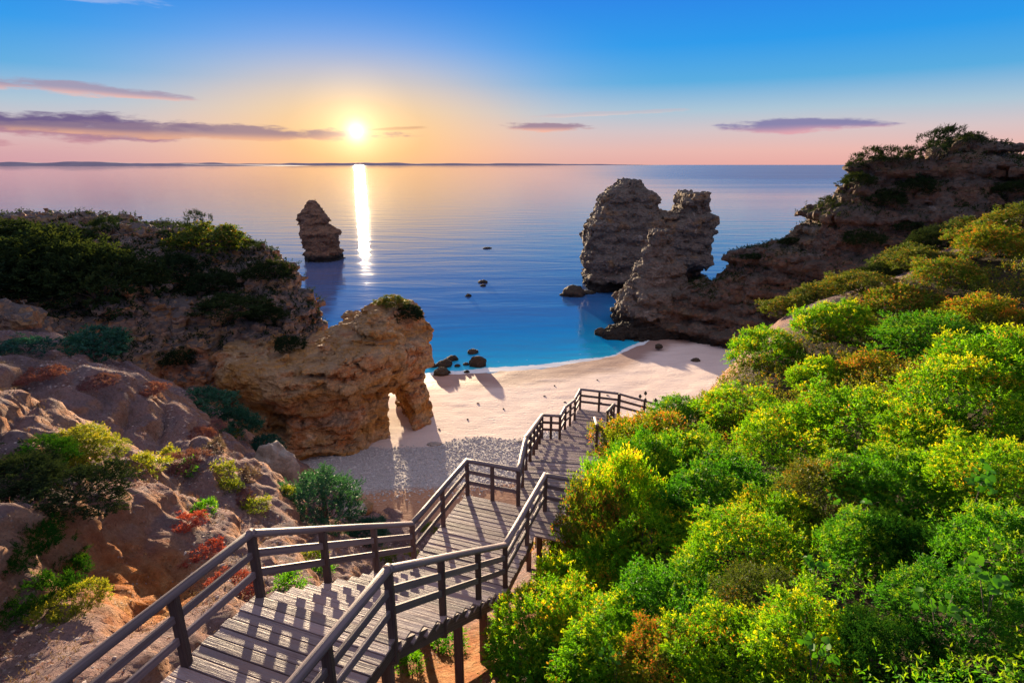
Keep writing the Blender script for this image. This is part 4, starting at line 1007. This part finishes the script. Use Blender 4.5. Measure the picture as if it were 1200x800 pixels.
KINDS_ = {'MAT': MAT, 'NEAR': NEAR, 'MID': MID, 'FAR': FAR}
spots = []
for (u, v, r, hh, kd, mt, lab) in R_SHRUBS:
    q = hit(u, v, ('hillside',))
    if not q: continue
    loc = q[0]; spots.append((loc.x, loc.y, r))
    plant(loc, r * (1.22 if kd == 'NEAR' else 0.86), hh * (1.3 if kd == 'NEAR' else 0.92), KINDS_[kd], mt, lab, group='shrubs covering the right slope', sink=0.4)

for (u, v, Y, r, hh, mt, lab) in [(925, 360, 31.2, 1.3, 0.85, 'olive', 'dark olive shrub at the lower end of the crest row over pink earth'), (962, 347, 32, 1.4, 0.9, 'olive', 'second dark olive shrub up the crest row'),
        (1000, 335, 33, 1.5, 0.95, 'olive', 'dark olive shrub in the middle of the crest row'), (1035, 318, 33.8, 1.4, 1.0, 'dark', 'blackish shrub in the crest row below the red peak'), (1070, 302, 34.6, 1.6, 1.1, 'olive', 'dark olive shrub on the crest below the red peak'),
        (1105, 286, 35.6, 1.6, 1.1, 'dark', 'blackish shrub high in the crest row'), (1140, 272, 36.4, 1.6, 1.0, 'olive', 'highest dark olive shrub of the crest row'), (1180, 257, 37.5, 1.7, 1.0, 'rust', 'rusty shrub where the crest row meets the right edge'),
        (1010, 352, 29, 1.5, 0.8, 'olive', 'olive shrub just in front of the crest row'), (1085, 318, 31, 1.6, 0.9, 'olive', 'olive shrub under the blackish crest shrubs'), (1150, 300, 32, 1.7, 0.9, 'rust', 'orange-flecked shrub near the top of the slope'), (1195, 290, 32, 1.6, 0.9, 'olive', 'olive shrub cut by the right edge near the top of the slope')]:
    x, y, z = pix(u, v, Y); q = drop(x, y)
    if q: plant(q, r, hh, MID, mt, lab, group='shrubs covering the right slope', sink=0.3)
for (x, y, r, hh, mt, lab) in [(1.95, 11.0, 0.85, 1.5, 'rust', 'pink-flowering shrub pressing against the right handrail at the stair turn'), (2.75, 12.1, 0.95, 1.7, 'lime', 'tall light green shrub hiding the outer corner of the stair turn'),
        (1.25, 9.4, 0.75, 0.9, 'lime', 'small lime shrub below the right handrail before the stair turn'), (3.9, 14.5, 1.2, 1.5, 'green', 'green shrub leaning over the long stair flight'), (4.4, 17.3, 1.2, 1.35, 'rust', 'rust-flecked shrub beside the long stair flight'), (0.35, 7.2, 0.7, 0.6, 'green', 'small green shrub next to the sunlit earth under the stairs')]:
    q = drop(x, y)
    if q: plant(q, r, hh, NEAR, mt, lab, group='shrubs covering the right slope', sink=0.4)
# undergrowth that fills the gaps between the mounds: one mass
def undergrowth(name, label, pts, mat, seed, ll, lw, sl, per, h):
    rs = np.random.RandomState(seed); P = np.array(pts); n = len(P)
    ax = nrmz(np.array([0, 0, 0.8]) + rs.normal(size=(n, 3)) * 0.45)
    lum = np.clip(0.5 + 0.9 * fbm(P[:, 0], P[:, 1], P[:, 0] * 0, 0.75, 3, 0.6, seed=seed), 0.05, 1.1)
    P = P + np.stack([rs.normal(size=n) * .05, rs.normal(size=n) * .05, h * lum * (1 - 0.45 * rs.rand(n) ** 2)], 1)
    t = np.tile(np.linspace(0.05, 1, per), n); i = np.repeat(np.arange(n), per)
    Q = P[i] + ax[i] * (t * (sl * rs.uniform(0.6, 1.5, n))[i])[:, None]
    D = nrmz(ax[i] * 0.6 + rs.normal(size=(len(i), 3)) * 0.7)
    V, F = leaves_from(Q, D, ll, lw, rs)
    me = make_mesh(name, V, F.astype(np.int32), smooth=False); fattr(me, 'tip', np.repeat(t * 0.8, 4))
    o = tag(obj(name, me, M[mat]), label, 'plants', kind='stuff'); return o
def slope_z(x, y):
    i = np.clip(np.searchsorted(gx, x) - 1, 0, len(gx) - 2); j = np.clip(np.searchsorted(gy, y) - 1, 0, len(gy) - 2)
    a = (x - gx[i]) / (gx[i + 1] - gx[i]); b = (y - gy[j]) / (gy[j + 1] - gy[j])
    Z = V_H[..., 2]
    return (Z[i, j] * (1 - a) + Z[i + 1, j] * a) * (1 - b) + (Z[i, j + 1] * (1 - a) + Z[i + 1, j + 1] * a) * b
V_H = np.empty(len(hillside.data.vertices) * 3, np.float32); hillside.data.vertices.foreach_get('co', V_H); V_H = V_H.reshape(len(gx), len(gy), 3)
rs = np.random.RandomState(77)
def right_side(x, y, m=0.45):
    """distance to the right of the stairs' right edge"""
    ex = np.interp(y, [0, 5.8, 9.65, 12.4, 13.5, 21, 23, 27, 30], [-3.4, -1.5, -0.14, 0.85, 2.6, 3.4, 4.6, 11, 16])
    return x - ex - m
pts = []; pts2 = []
for lo, hi, dens in ((2.2, 8, 150), (8, 15, 110), (15, 25, 70), (25, 36, 30)):
    area = (hi - lo) * 45; n = int(area * dens * 0.55)
    x = rs.uniform(-3, 42, n); y = rs.uniform(lo, hi, n)
    k = (right_side(x, y, 0.55 + 0.35 * rs.rand(n)) > 0) & (x < 3 + y * 1.15) & (y < 20.5 + 0.42 * x)
    x, y = x[k], y[k]; p = np.stack([x, y, slope_z(x, y)], 1)
    (pts if lo < 15 else pts2).append(p)
pts = np.concatenate(pts); hol = hit(1060, 735, ('hillside',))[0]; hol2 = hit(985, 640, ('hillside',))[0]
pts = pts[(np.hypot(pts[:, 0] - hol.x, pts[:, 1] - hol.y) > 0.55) & (np.hypot(pts[:, 0] - hol2.x, pts[:, 1] - hol2.y) > 0.35)]; pts2 = np.concatenate(pts2)
undergrowth('undergrowth', 'low green undergrowth filling the gaps between the shrubs right of the stairs', pts, 'green', 3, 0.058, 0.022, 0.17, 9, 0.6)
undergrowth('undergrowth', 'low olive undergrowth on the far upper part of the right slope', pts2, 'olive', 4, 0.10, 0.045, 0.28, 9, 0.8)

# --- broad-leaved vines among the near shrubs: every leaf is a piece of its own
def heart_leaf():
    n = 9; V = [(0, 0, 0)]
    out = [(0.0, 0.0), (0.30, -0.10), (0.50, 0.12), (0.46, 0.45), (0.24, 0.78), (0.0, 1.0), (-0.24, 0.78), (-0.46, 0.45), (-0.50, 0.12), (-0.30, -0.10)]
    V = [(0, 0.38, -0.06)] + [(x, y, 0.16 * abs(x) - 0.10 * y * y) for x, y in out]
    F = [(0, i, i % len(out) + 1) for i in range(1, len(out) + 1)]
    me = make_mesh('leaf', np.array(V), F); fattr(me, 'tip', np.full(len(V), 0.3)); me.materials.append(M['vine']); return me
HEART = heart_leaf()
def vine(u, v, lift, nleaf, spread, size, label, seed):
    r = random.Random(seed); base = hit(u, v, ('hillside',))[0]; d = -ray(u, v)
    for k in range(400):                      # climb back along the sight line to where the canopy's top lies
        p = base + d * (0.02 * k)
        if p.z - float(slope_z(np.array([p.x]), np.array([p.y]))[0]) > lift: break
    base = p - Vector((0, 0, lift)); root = tag(obj('climbing_vine', None, None, None, base), label, 'vine', 'broad-leaved vines among the shrubs')
    V, F = [], []; pts = [Vector((0, 0, 0)), Vector((0, 0, lift * 0.6)), Vector((0, 0, lift))]
    ends = []
    for s in range(3):
        e = Vector((r.uniform(-1, 1), r.uniform(-1, 1), r.uniform(-0.2, 0.6))) * spread; ends.append(e)
        pth = [pts[0], pts[1] + e * 0.2, pts[2] + e * 0.6, pts[2] + e + Vector((0, 0, 0.05))]
        tube(V, F, pth, [0.006, 0.005, 0.004, 0.002], 4)
    obj('stem', make_mesh('stem', np.array(V), np.array(F, np.int32)), M['twig'], root)
    for i in range(nleaf):
        e = ends[i % 3]; tt = r.uniform(0.25, 1.1)
        p = pts[2] + e * tt + Vector((r.gauss(0, 1), r.gauss(0, 1), r.gauss(0, 0.7))) * spread * 0.28
        n = (Vector((-0.35, -0.55, 0.9)) + Vector((r.gauss(0, .45), r.gauss(0, .45), r.gauss(0, .35)))).normalized()
        yv = Vector((r.gauss(0, 1), r.gauss(0, 1), -0.6)); yv = (yv - n * yv.dot(n)).normalized(); xv = yv.cross(n)
        s = size * r.uniform(0.6, 1.2); m = Matrix((xv * s, yv * s, n * s)).transposed().to_4x4(); m.translation = p
        o = obj('leaf', HEART, None, root); o.matrix_basis = m
for a in [(1170, 690, 0.85, 26, 0.26, 0.085, 'broad heart-leaved vine at the right edge near the bottom', 1),
          (1110, 715, 0.75, 24, 0.22, 0.075, 'broad-leaved vine over the shaded shrub in the bottom right corner', 2),
          (960, 660, 0.85, 22, 0.20, 0.075, 'broad-leaved vine with a reddish stem left of the dark hollow', 3),
          (1150, 560, 0.95, 28, 0.32, 0.095, 'broad-leaved vine on the lime shrub at the right edge', 4),
          (1175, 430, 1.0, 26, 0.5, 0.15, 'cluster of dark green broad leaves at the right edge in mid slope', 5),
          (1090, 440, 0.95, 24, 0.5, 0.14, 'cluster of dark green broad leaves under the rust-tipped shrubs', 6),
          (725, 765, 0.8, 18, 0.2, 0.07, 'few broad green leaves at the bottom edge right of the stairs', 7),
          (1000, 590, 0.95, 14, 0.3, 0.09, 'single spray of broad leaves on the olive shrub', 8),
          (1130, 650, 0.85, 20, 0.28, 0.08, 'broad-leaved vine just above the dark hollow at lower right', 9),
          (960, 760, 0.75, 20, 0.22, 0.07, 'broad green leaves on the nearest yellow-green shrub', 10)]:
    vine(*a)

# --- left side
L_SHRUBS = [
    (95, 535, 0.95, 0.55, 'NEAR', 'yellow', 'sunlit yellow-green shrub on the crest of the near left ridge'),
    (45, 540, 0.75, 0.42, 'NEAR', 'creeper', 'smaller dark green shrub left of the yellow-green ridge shrub'),
    (85, 585, 1.05, 0.45, 'NEAR', 'dark', 'dark tangled shrub hanging below the yellow-green ridge shrub'),
    (15, 570, 0.95, 0.45, 'NEAR', 'dark', 'dark shrub at the left edge on the near ridge'),
    (30, 640, 0.75, 0.75, 'MAT', 'creeper', 'low green creeper on the grey slope at the left edge'),
    (70, 672, 0.6, 0.6, 'MAT', 'creeper', 'low green creeper in the middle of the grey slope'),
    (85, 708, 0.5, 0.6, 'MAT', 'yellow', 'low creeper with yellow flowers above the sandy mound'),
    (25, 705, 0.7, 0.7, 'MAT', 'creeper', 'green creeper just above the sandy mound in the bottom left'),
    (380, 604, 1.5, 1.45, 'MID', 'teal', 'round teal-green bush at the foot of the slope by the pebbles'),
    (430, 636, 0.9, 0.8, 'MID', 'teal', 'small teal bush behind the left handrail'),
    (275, 505, 1.3, 1.0, 'FAR', 'teal', 'dark teal bush in the gully below the orange cliff'),
    (240, 480, 1.5, 0.9, 'FAR', 'teal', 'long low teal bush in the gully left of the dark teal bush'),
    (310, 530, 1.0, 0.8, 'FAR', 'teal', 'small teal bush at the lower end of the gully'),
    (110, 418, 1.6, 1.1, 'FAR', 'teal', 'teal bush in the hollow behind the middle ridge'),
    (30, 412, 1.0, 0.5, 'FAR', 'teal', 'low teal bush at the left edge behind the middle ridge'),
    (212, 425, 1.2, 1.0, 'FAR', 'dark', 'small dark bush on the slope left of the fluted orange cliff'),
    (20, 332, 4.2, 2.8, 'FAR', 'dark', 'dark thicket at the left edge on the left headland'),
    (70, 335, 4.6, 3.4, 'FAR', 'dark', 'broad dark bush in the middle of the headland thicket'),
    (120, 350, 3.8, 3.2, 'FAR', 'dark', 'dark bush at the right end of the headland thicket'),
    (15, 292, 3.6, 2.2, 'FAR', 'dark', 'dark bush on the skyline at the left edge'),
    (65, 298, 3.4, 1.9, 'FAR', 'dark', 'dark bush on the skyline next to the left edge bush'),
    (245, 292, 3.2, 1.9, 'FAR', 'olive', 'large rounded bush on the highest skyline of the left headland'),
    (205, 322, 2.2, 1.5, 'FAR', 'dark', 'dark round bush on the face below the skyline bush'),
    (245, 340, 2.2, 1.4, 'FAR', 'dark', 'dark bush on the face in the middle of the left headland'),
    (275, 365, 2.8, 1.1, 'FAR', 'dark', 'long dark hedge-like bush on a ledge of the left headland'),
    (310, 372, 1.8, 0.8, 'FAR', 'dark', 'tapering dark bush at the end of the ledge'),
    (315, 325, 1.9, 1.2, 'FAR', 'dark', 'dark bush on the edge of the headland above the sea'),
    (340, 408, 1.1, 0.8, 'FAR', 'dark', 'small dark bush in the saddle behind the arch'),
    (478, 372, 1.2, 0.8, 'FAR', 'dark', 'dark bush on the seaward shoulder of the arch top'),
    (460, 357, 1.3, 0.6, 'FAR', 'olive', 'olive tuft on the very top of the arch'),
]
for (u, v, r, hh, kd, mt, lab) in L_SHRUBS:
    q = hit(u, v)
    if q: plant(q[0], r, hh, KINDS_[kd], mt, lab, group='shrubs on the left side', sink=0.05 if kd == 'MAT' else 0.25, stem=kd != 'MAT')

# small trees and bushes on the skylines
for (u, v, r, hh, lab) in [(118, 279, 1.0, 1.3, 'left of two tiny trees on the left headland skyline'), (129, 278, 1.3, 1.5, 'right of two tiny trees on the left headland skyline'),
        (195, 284, 1.0, 0.9, 'tiny bush on the skyline between the two trees and the large bush'), (232, 278, 1.3, 1.9, 'bare-topped little tree behind the large skyline bush'), (297, 296, 1.0, 0.9, 'tiny bush at the seaward end of the left skyline'),
        (1003, 203, 1.6, 1.6, 'leftmost small tree on the right headland skyline'), (1022, 196, 1.7, 1.7, 'small tree second from the left on the right skyline'), (1039, 195, 1.4, 1.6, 'small tree third from the left on the right skyline'),
        (1063, 193, 1.9, 1.5, 'wide low tree in the dip of the right skyline'), (1095, 188, 2.0, 2.4, 'open tree left of the red peak'), (1108, 180, 2.0, 2.2, 'tallest dark tree against the red peak'), (1138, 172, 1.2, 1.1, 'small tree on top of the red peak'),
        (968, 246, 1.3, 1.2, 'small tree on the seaward edge of the right headland'), (955, 258, 1.0, 0.9, 'bush below the small tree on the seaward edge')]:
    q = None
    for dv in range(0, 26, 2):
        q = hit(u, v + dv)
        if q and q[0].y > 40 and q[0].y < 100: break
        q = None
    if q: plant(q[0], r * 0.85, hh * 0.8, OPEN, 'dark', lab, cat='tree', group='small trees on the skylines', name='small_tree', sink=0.75)
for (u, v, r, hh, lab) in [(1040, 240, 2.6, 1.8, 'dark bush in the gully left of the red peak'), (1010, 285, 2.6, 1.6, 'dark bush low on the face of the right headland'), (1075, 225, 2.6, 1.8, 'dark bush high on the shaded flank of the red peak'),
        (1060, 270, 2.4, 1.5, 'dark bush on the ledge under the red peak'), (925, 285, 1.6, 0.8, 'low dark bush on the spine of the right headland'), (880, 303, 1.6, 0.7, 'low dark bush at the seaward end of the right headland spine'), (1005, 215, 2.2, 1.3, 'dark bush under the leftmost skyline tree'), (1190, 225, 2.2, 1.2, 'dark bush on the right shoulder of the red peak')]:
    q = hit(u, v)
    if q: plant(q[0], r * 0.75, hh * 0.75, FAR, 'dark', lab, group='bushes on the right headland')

# red succulent mats and small tufts on the eroded left slope
for (u, v, r, hh, mt, lab) in [(215, 612, 0.5, 0.2, 'red', 'upper mat of bright red succulents beside the orange hollow'), (235, 645, 0.5, 0.18, 'red', 'lower mat of bright red succulents behind the left handrail'), (275, 685, 0.6, 0.18, 'red', 'red succulent mat just behind the handrail post'),
        (110, 447, 0.9, 0.16, 'pink', 'pink succulent mat on the crest of the middle ridge'), (170, 458, 0.8, 0.16, 'pink', 'pink succulent mat at the lower end of the middle ridge crest'), (205, 545, 0.9, 0.2, 'pink', 'purple-pink mat in the middle of the eroded slope'), (225, 510, 0.8, 0.2, 'pink', 'pink mat above the green tufts of the eroded slope'),
        (280, 582, 0.5, 0.2, 'pink', 'pink mat near the lower end of the eroded slope'), (40, 440, 0.9, 0.15, 'pink', 'faded pink mat at the left end of the middle ridge'), (245, 500, 0.6, 0.2, 'pink', 'small pink mat at the lower crest of the middle ridge')]:
    q = hit(u, v, ('hillside',))
    if q: plant(q[0] - Vector((0, 0, 0.05)), r, r * 0.9, MAT, mt, lab, cat='succulent', group='red and pink succulent mats', name='succulent_mat', sink=0.05, stem=False)
TUF = [(200, 536, 'yellow', 'lone yellow-green tuft in the middle of the eroded slope'), (218, 552, 'green', 'green tuft right of the lone yellow-green tuft'), (165, 547, 'yellow', 'leftmost of the small yellow tufts below the ridge shrub'),
       (181, 549, 'yellow', 'small yellow tuft next to the leftmost one below the ridge shrub'), (258, 505, 'teal', 'blue-green tuft on the crest near the small pink mat'), (275, 510, 'yellow', 'straw-yellow tuft on the crest beside the blue-green tuft'),
       (262, 553, 'yellow', 'yellow tuft at the right side of the eroded slope'), (268, 574, 'yellow', 'yellow-green tuft above the pink mat at the slope end'), (292, 560, 'dry', 'dry straw tuft on the outer edge of the eroded slope'), (252, 527, 'dry', 'dry straw tuft under the blue-green tuft'),
       (240, 602, 'green', 'green tuft right of the upper red mat'), (300, 596, 'yellow', 'yellow tuft behind the corner of the left handrail'), (335, 580, 'yellow', 'yellow-green tuft left of the teal bush'), (345, 562, 'dark', 'dark tuft between the whitish crag and the teal bush'),
       (365, 655, 'yellow', 'yellow tuft framed by the left handrail near its corner'), (375, 672, 'green', 'green tuft at the foot of the left handrail'), (455, 655, 'yellow', 'yellow tuft under the left handrail at the stair flight'), (482, 652, 'yellow', 'yellow tuft left of the middle landing'), (503, 622, 'yellow', 'yellow tuft beside the far end of the middle landing'),
       (525, 762, 'green', 'green tuft in the shade under the stairs'), (480, 785, 'green', 'green tuft between the stair supports at the bottom edge'), (340, 690, 'green', 'green tuft below the left handrail by the first step')]
for k, (u, v, mt, lab) in enumerate(TUF):
    q = hit(u, v, ('hillside',))
    if q: plant(q[0], 0.16 + 0.10 * ((k * 5) % 4) / 4 + q[0].y * 0.006, 0.26, TUFT, mt, lab, cat='plant', group='small tufts on the left slope and under the stairs', name='grass_tuft', sink=0.1, stem=False)

# dry scrub and fine twigs sprinkled over the left slopes: one mass
n = 60000; x = rs.uniform(-28, 1, n); y = rs.uniform(4, 33, n)
k = (left_mask(x, y) > 0.6) & (fbm(x, y, x * 0, 0.45, 3, seed=31) + 0.25 * rs.normal(size=n) > 0.06) & (x > -y * 1.1 - 2) & (right_side(x, y, -3.2) < 0)
x, y = x[k], y[k]; P = np.stack([x, y, slope_z(x, y)], 1); w = fbm(x, y, x * 0, 0.3, 2, seed=41) + 0.2 * rs.normal(size=len(x))
undergrowth('dry_scrub', 'low dry grey-brown scrub on the eroded slopes left of the stairs', P[w > -0.12], 'dry', 9, 0.06, 0.014, 0.10, 5, 0.03)
undergrowth('pink_scrub', 'low purple-pink scrub sprinkled over the eroded slopes left of the stairs', P[w <= -0.12], 'pink', 10, 0.055, 0.014, 0.09, 5, 0.03)

def stone_mass(name, x, y, z, s, mat, label, seed):
    rs = np.random.RandomState(seed); n = len(x)
    ico = nrmz(np.array([(0, 0, 1), (0.9, 0, 0.3), (0.28, 0.85, 0.3), (-0.73, 0.53, 0.3), (-0.73, -0.53, 0.3), (0.28, -0.85, 0.3), (0.7, 0.5, -.4), (-0.28, 0.85, -.4), (-0.9, 0, -.4), (-0.28, -0.85, -.4), (0.7, -0.5, -.4)]))
    fc = [(0,1,2),(0,2,3),(0,3,4),(0,4,5),(0,5,1),(1,6,2),(2,7,3),(3,8,4),(4,9,5),(5,10,1),(6,7,2),(7,8,3),(8,9,4),(9,10,5),(10,6,1)]
    a = rs.uniform(0, 6.28, n); sc = np.stack([s * rs.uniform(0.8, 1.5, n), s * rs.uniform(0.7, 1.1, n), s * rs.uniform(0.45, 0.8, n)], 1)
    L = ico[None] * sc[:, None] * rs.uniform(0.75, 1.2, (n, 11, 1)); c, q = np.cos(a)[:, None], np.sin(a)[:, None]
    V = np.stack([L[..., 0] * c - L[..., 1] * q + x[:, None], L[..., 0] * q + L[..., 1] * c + y[:, None], L[..., 2] + z[:, None] + s[:, None] * 0.2], -1).reshape(-1, 3)
    F = (np.array(fc)[None] + (np.arange(n) * 11)[:, None, None]).reshape(-1, 3)
    return tag(obj(name, make_mesh(name, V, F.astype(np.int32), smooth=False), mat), label, 'stones', kind='stuff')
n = 26000; x = rs.uniform(-26, 1, n); y = rs.uniform(3, 32, n)
k = (left_mask(x, y) > 0.5) & (x > -y * 1.1 - 2) & (fbm(x, y, x * 0, 0.5, 3, seed=51) + 0.3 * rs.normal(size=n) > 0.05); x, y = x[k], y[k]
stone_mass('loose_stones', x, y, slope_z(x, y), 0.012 + 0.05 * rs.rand(len(x)) ** 5 + 0.0006 * y, M['slope_stone'], 'loose grit and small stones on the eroded slopes left of the stairs', 5)

# pebbles along the landward edge of the beach: one mass
def pebbles():
    rs = np.random.RandomState(4); n = 42000
    x = rs.uniform(-20, 12, n); y = rs.uniform(31, 49, n)
    e0, e = shingle_edges(x)
    k = (y < e - 1.2 * rs.rand(n) ** 2) & (y > e0 + 2.5 * rs.rand(n) ** 0.5); x, y = x[k], y[k]
    z = np.minimum(beach_z(x, y), 2.3); n = len(x)
    s = 0.026 + 0.085 * rs.rand(n) ** 4
    return stone_mass('pebbles', x, y, z, s, M['pebble'], 'grey pebbles strewn over the landward half of the beach', 6)
pebbles()

# dry flower stalks that stand above the crest shrubs beside the sand
def stalks(u, v, Y, label):
    x, y, z = pix(u, v, Y); q = drop(x, y); r = random.Random(3); root = tag(obj('dry_flower_stalk', None, None, None, q), label, 'plant')
    V, F, H_ = [], [], []
    for k in range(4):
        a = r.uniform(-0.5, 0.5); h = r.uniform(1.5, 2.1)
        p = [Vector((0, 0, 0.2)), Vector((a * 0.3, 0.1, h * 0.5)), Vector((a, r.uniform(-.2, .2), h))]; tube(V, F, p, [0.012, 0.010, 0.006], 4); H_.append(p[2])
    obj('stem', make_mesh('stem', np.array(V), np.array(F, np.int32)), M['twig'], root)
    for h in H_:
        o = obj('flower_head', BMESH[1], M['twig'], root, h); o.scale = (0.05, 0.05, 0.07); override(o, M['twig'])
stalks(762, 492, 20.5, 'thin dry flower stalks sticking up against the sand at the crest')

# low dark scrub that clings to the flatter tops of the two headlands: one mass each
def headland_scrub(o, name, label, zmin, cond, seed, thr):
    me = o.data; n = len(me.vertices); co = np.empty(n * 3, np.float32); me.vertices.foreach_get('co', co); co = co.reshape(-1, 3)
    nn = np.empty(n * 3, np.float32); me.vertices.foreach_get('normal', nn); nn = nn.reshape(-1, 3)
    r = np.random.RandomState(seed)
    m = (co[:, 2] > zmin) & (nn[:, 2] > 0.45) & cond(co) & (fbm(co[:, 0], co[:, 1], co[:, 2], 0.22, 3, 0.6, seed=seed) + 0.22 * r.normal(size=n) > thr) & (r.rand(n) < 0.5)
    return undergrowth(name, label, co[m], 'dark', seed, 0.24, 0.10, 0.30, 6, 0.15)
headland_scrub(headland, 'cliff_scrub', 'low dark scrub on the top and ledges of the left headland', 8.5, lambda c: c[:, 1] > 41, 61, 0.02)
headland_scrub(rheadland, 'cliff_scrub', 'low dark scrub along the crest of the right headland', 6.0, lambda c: c[:, 0] > 26, 62, 0.05)
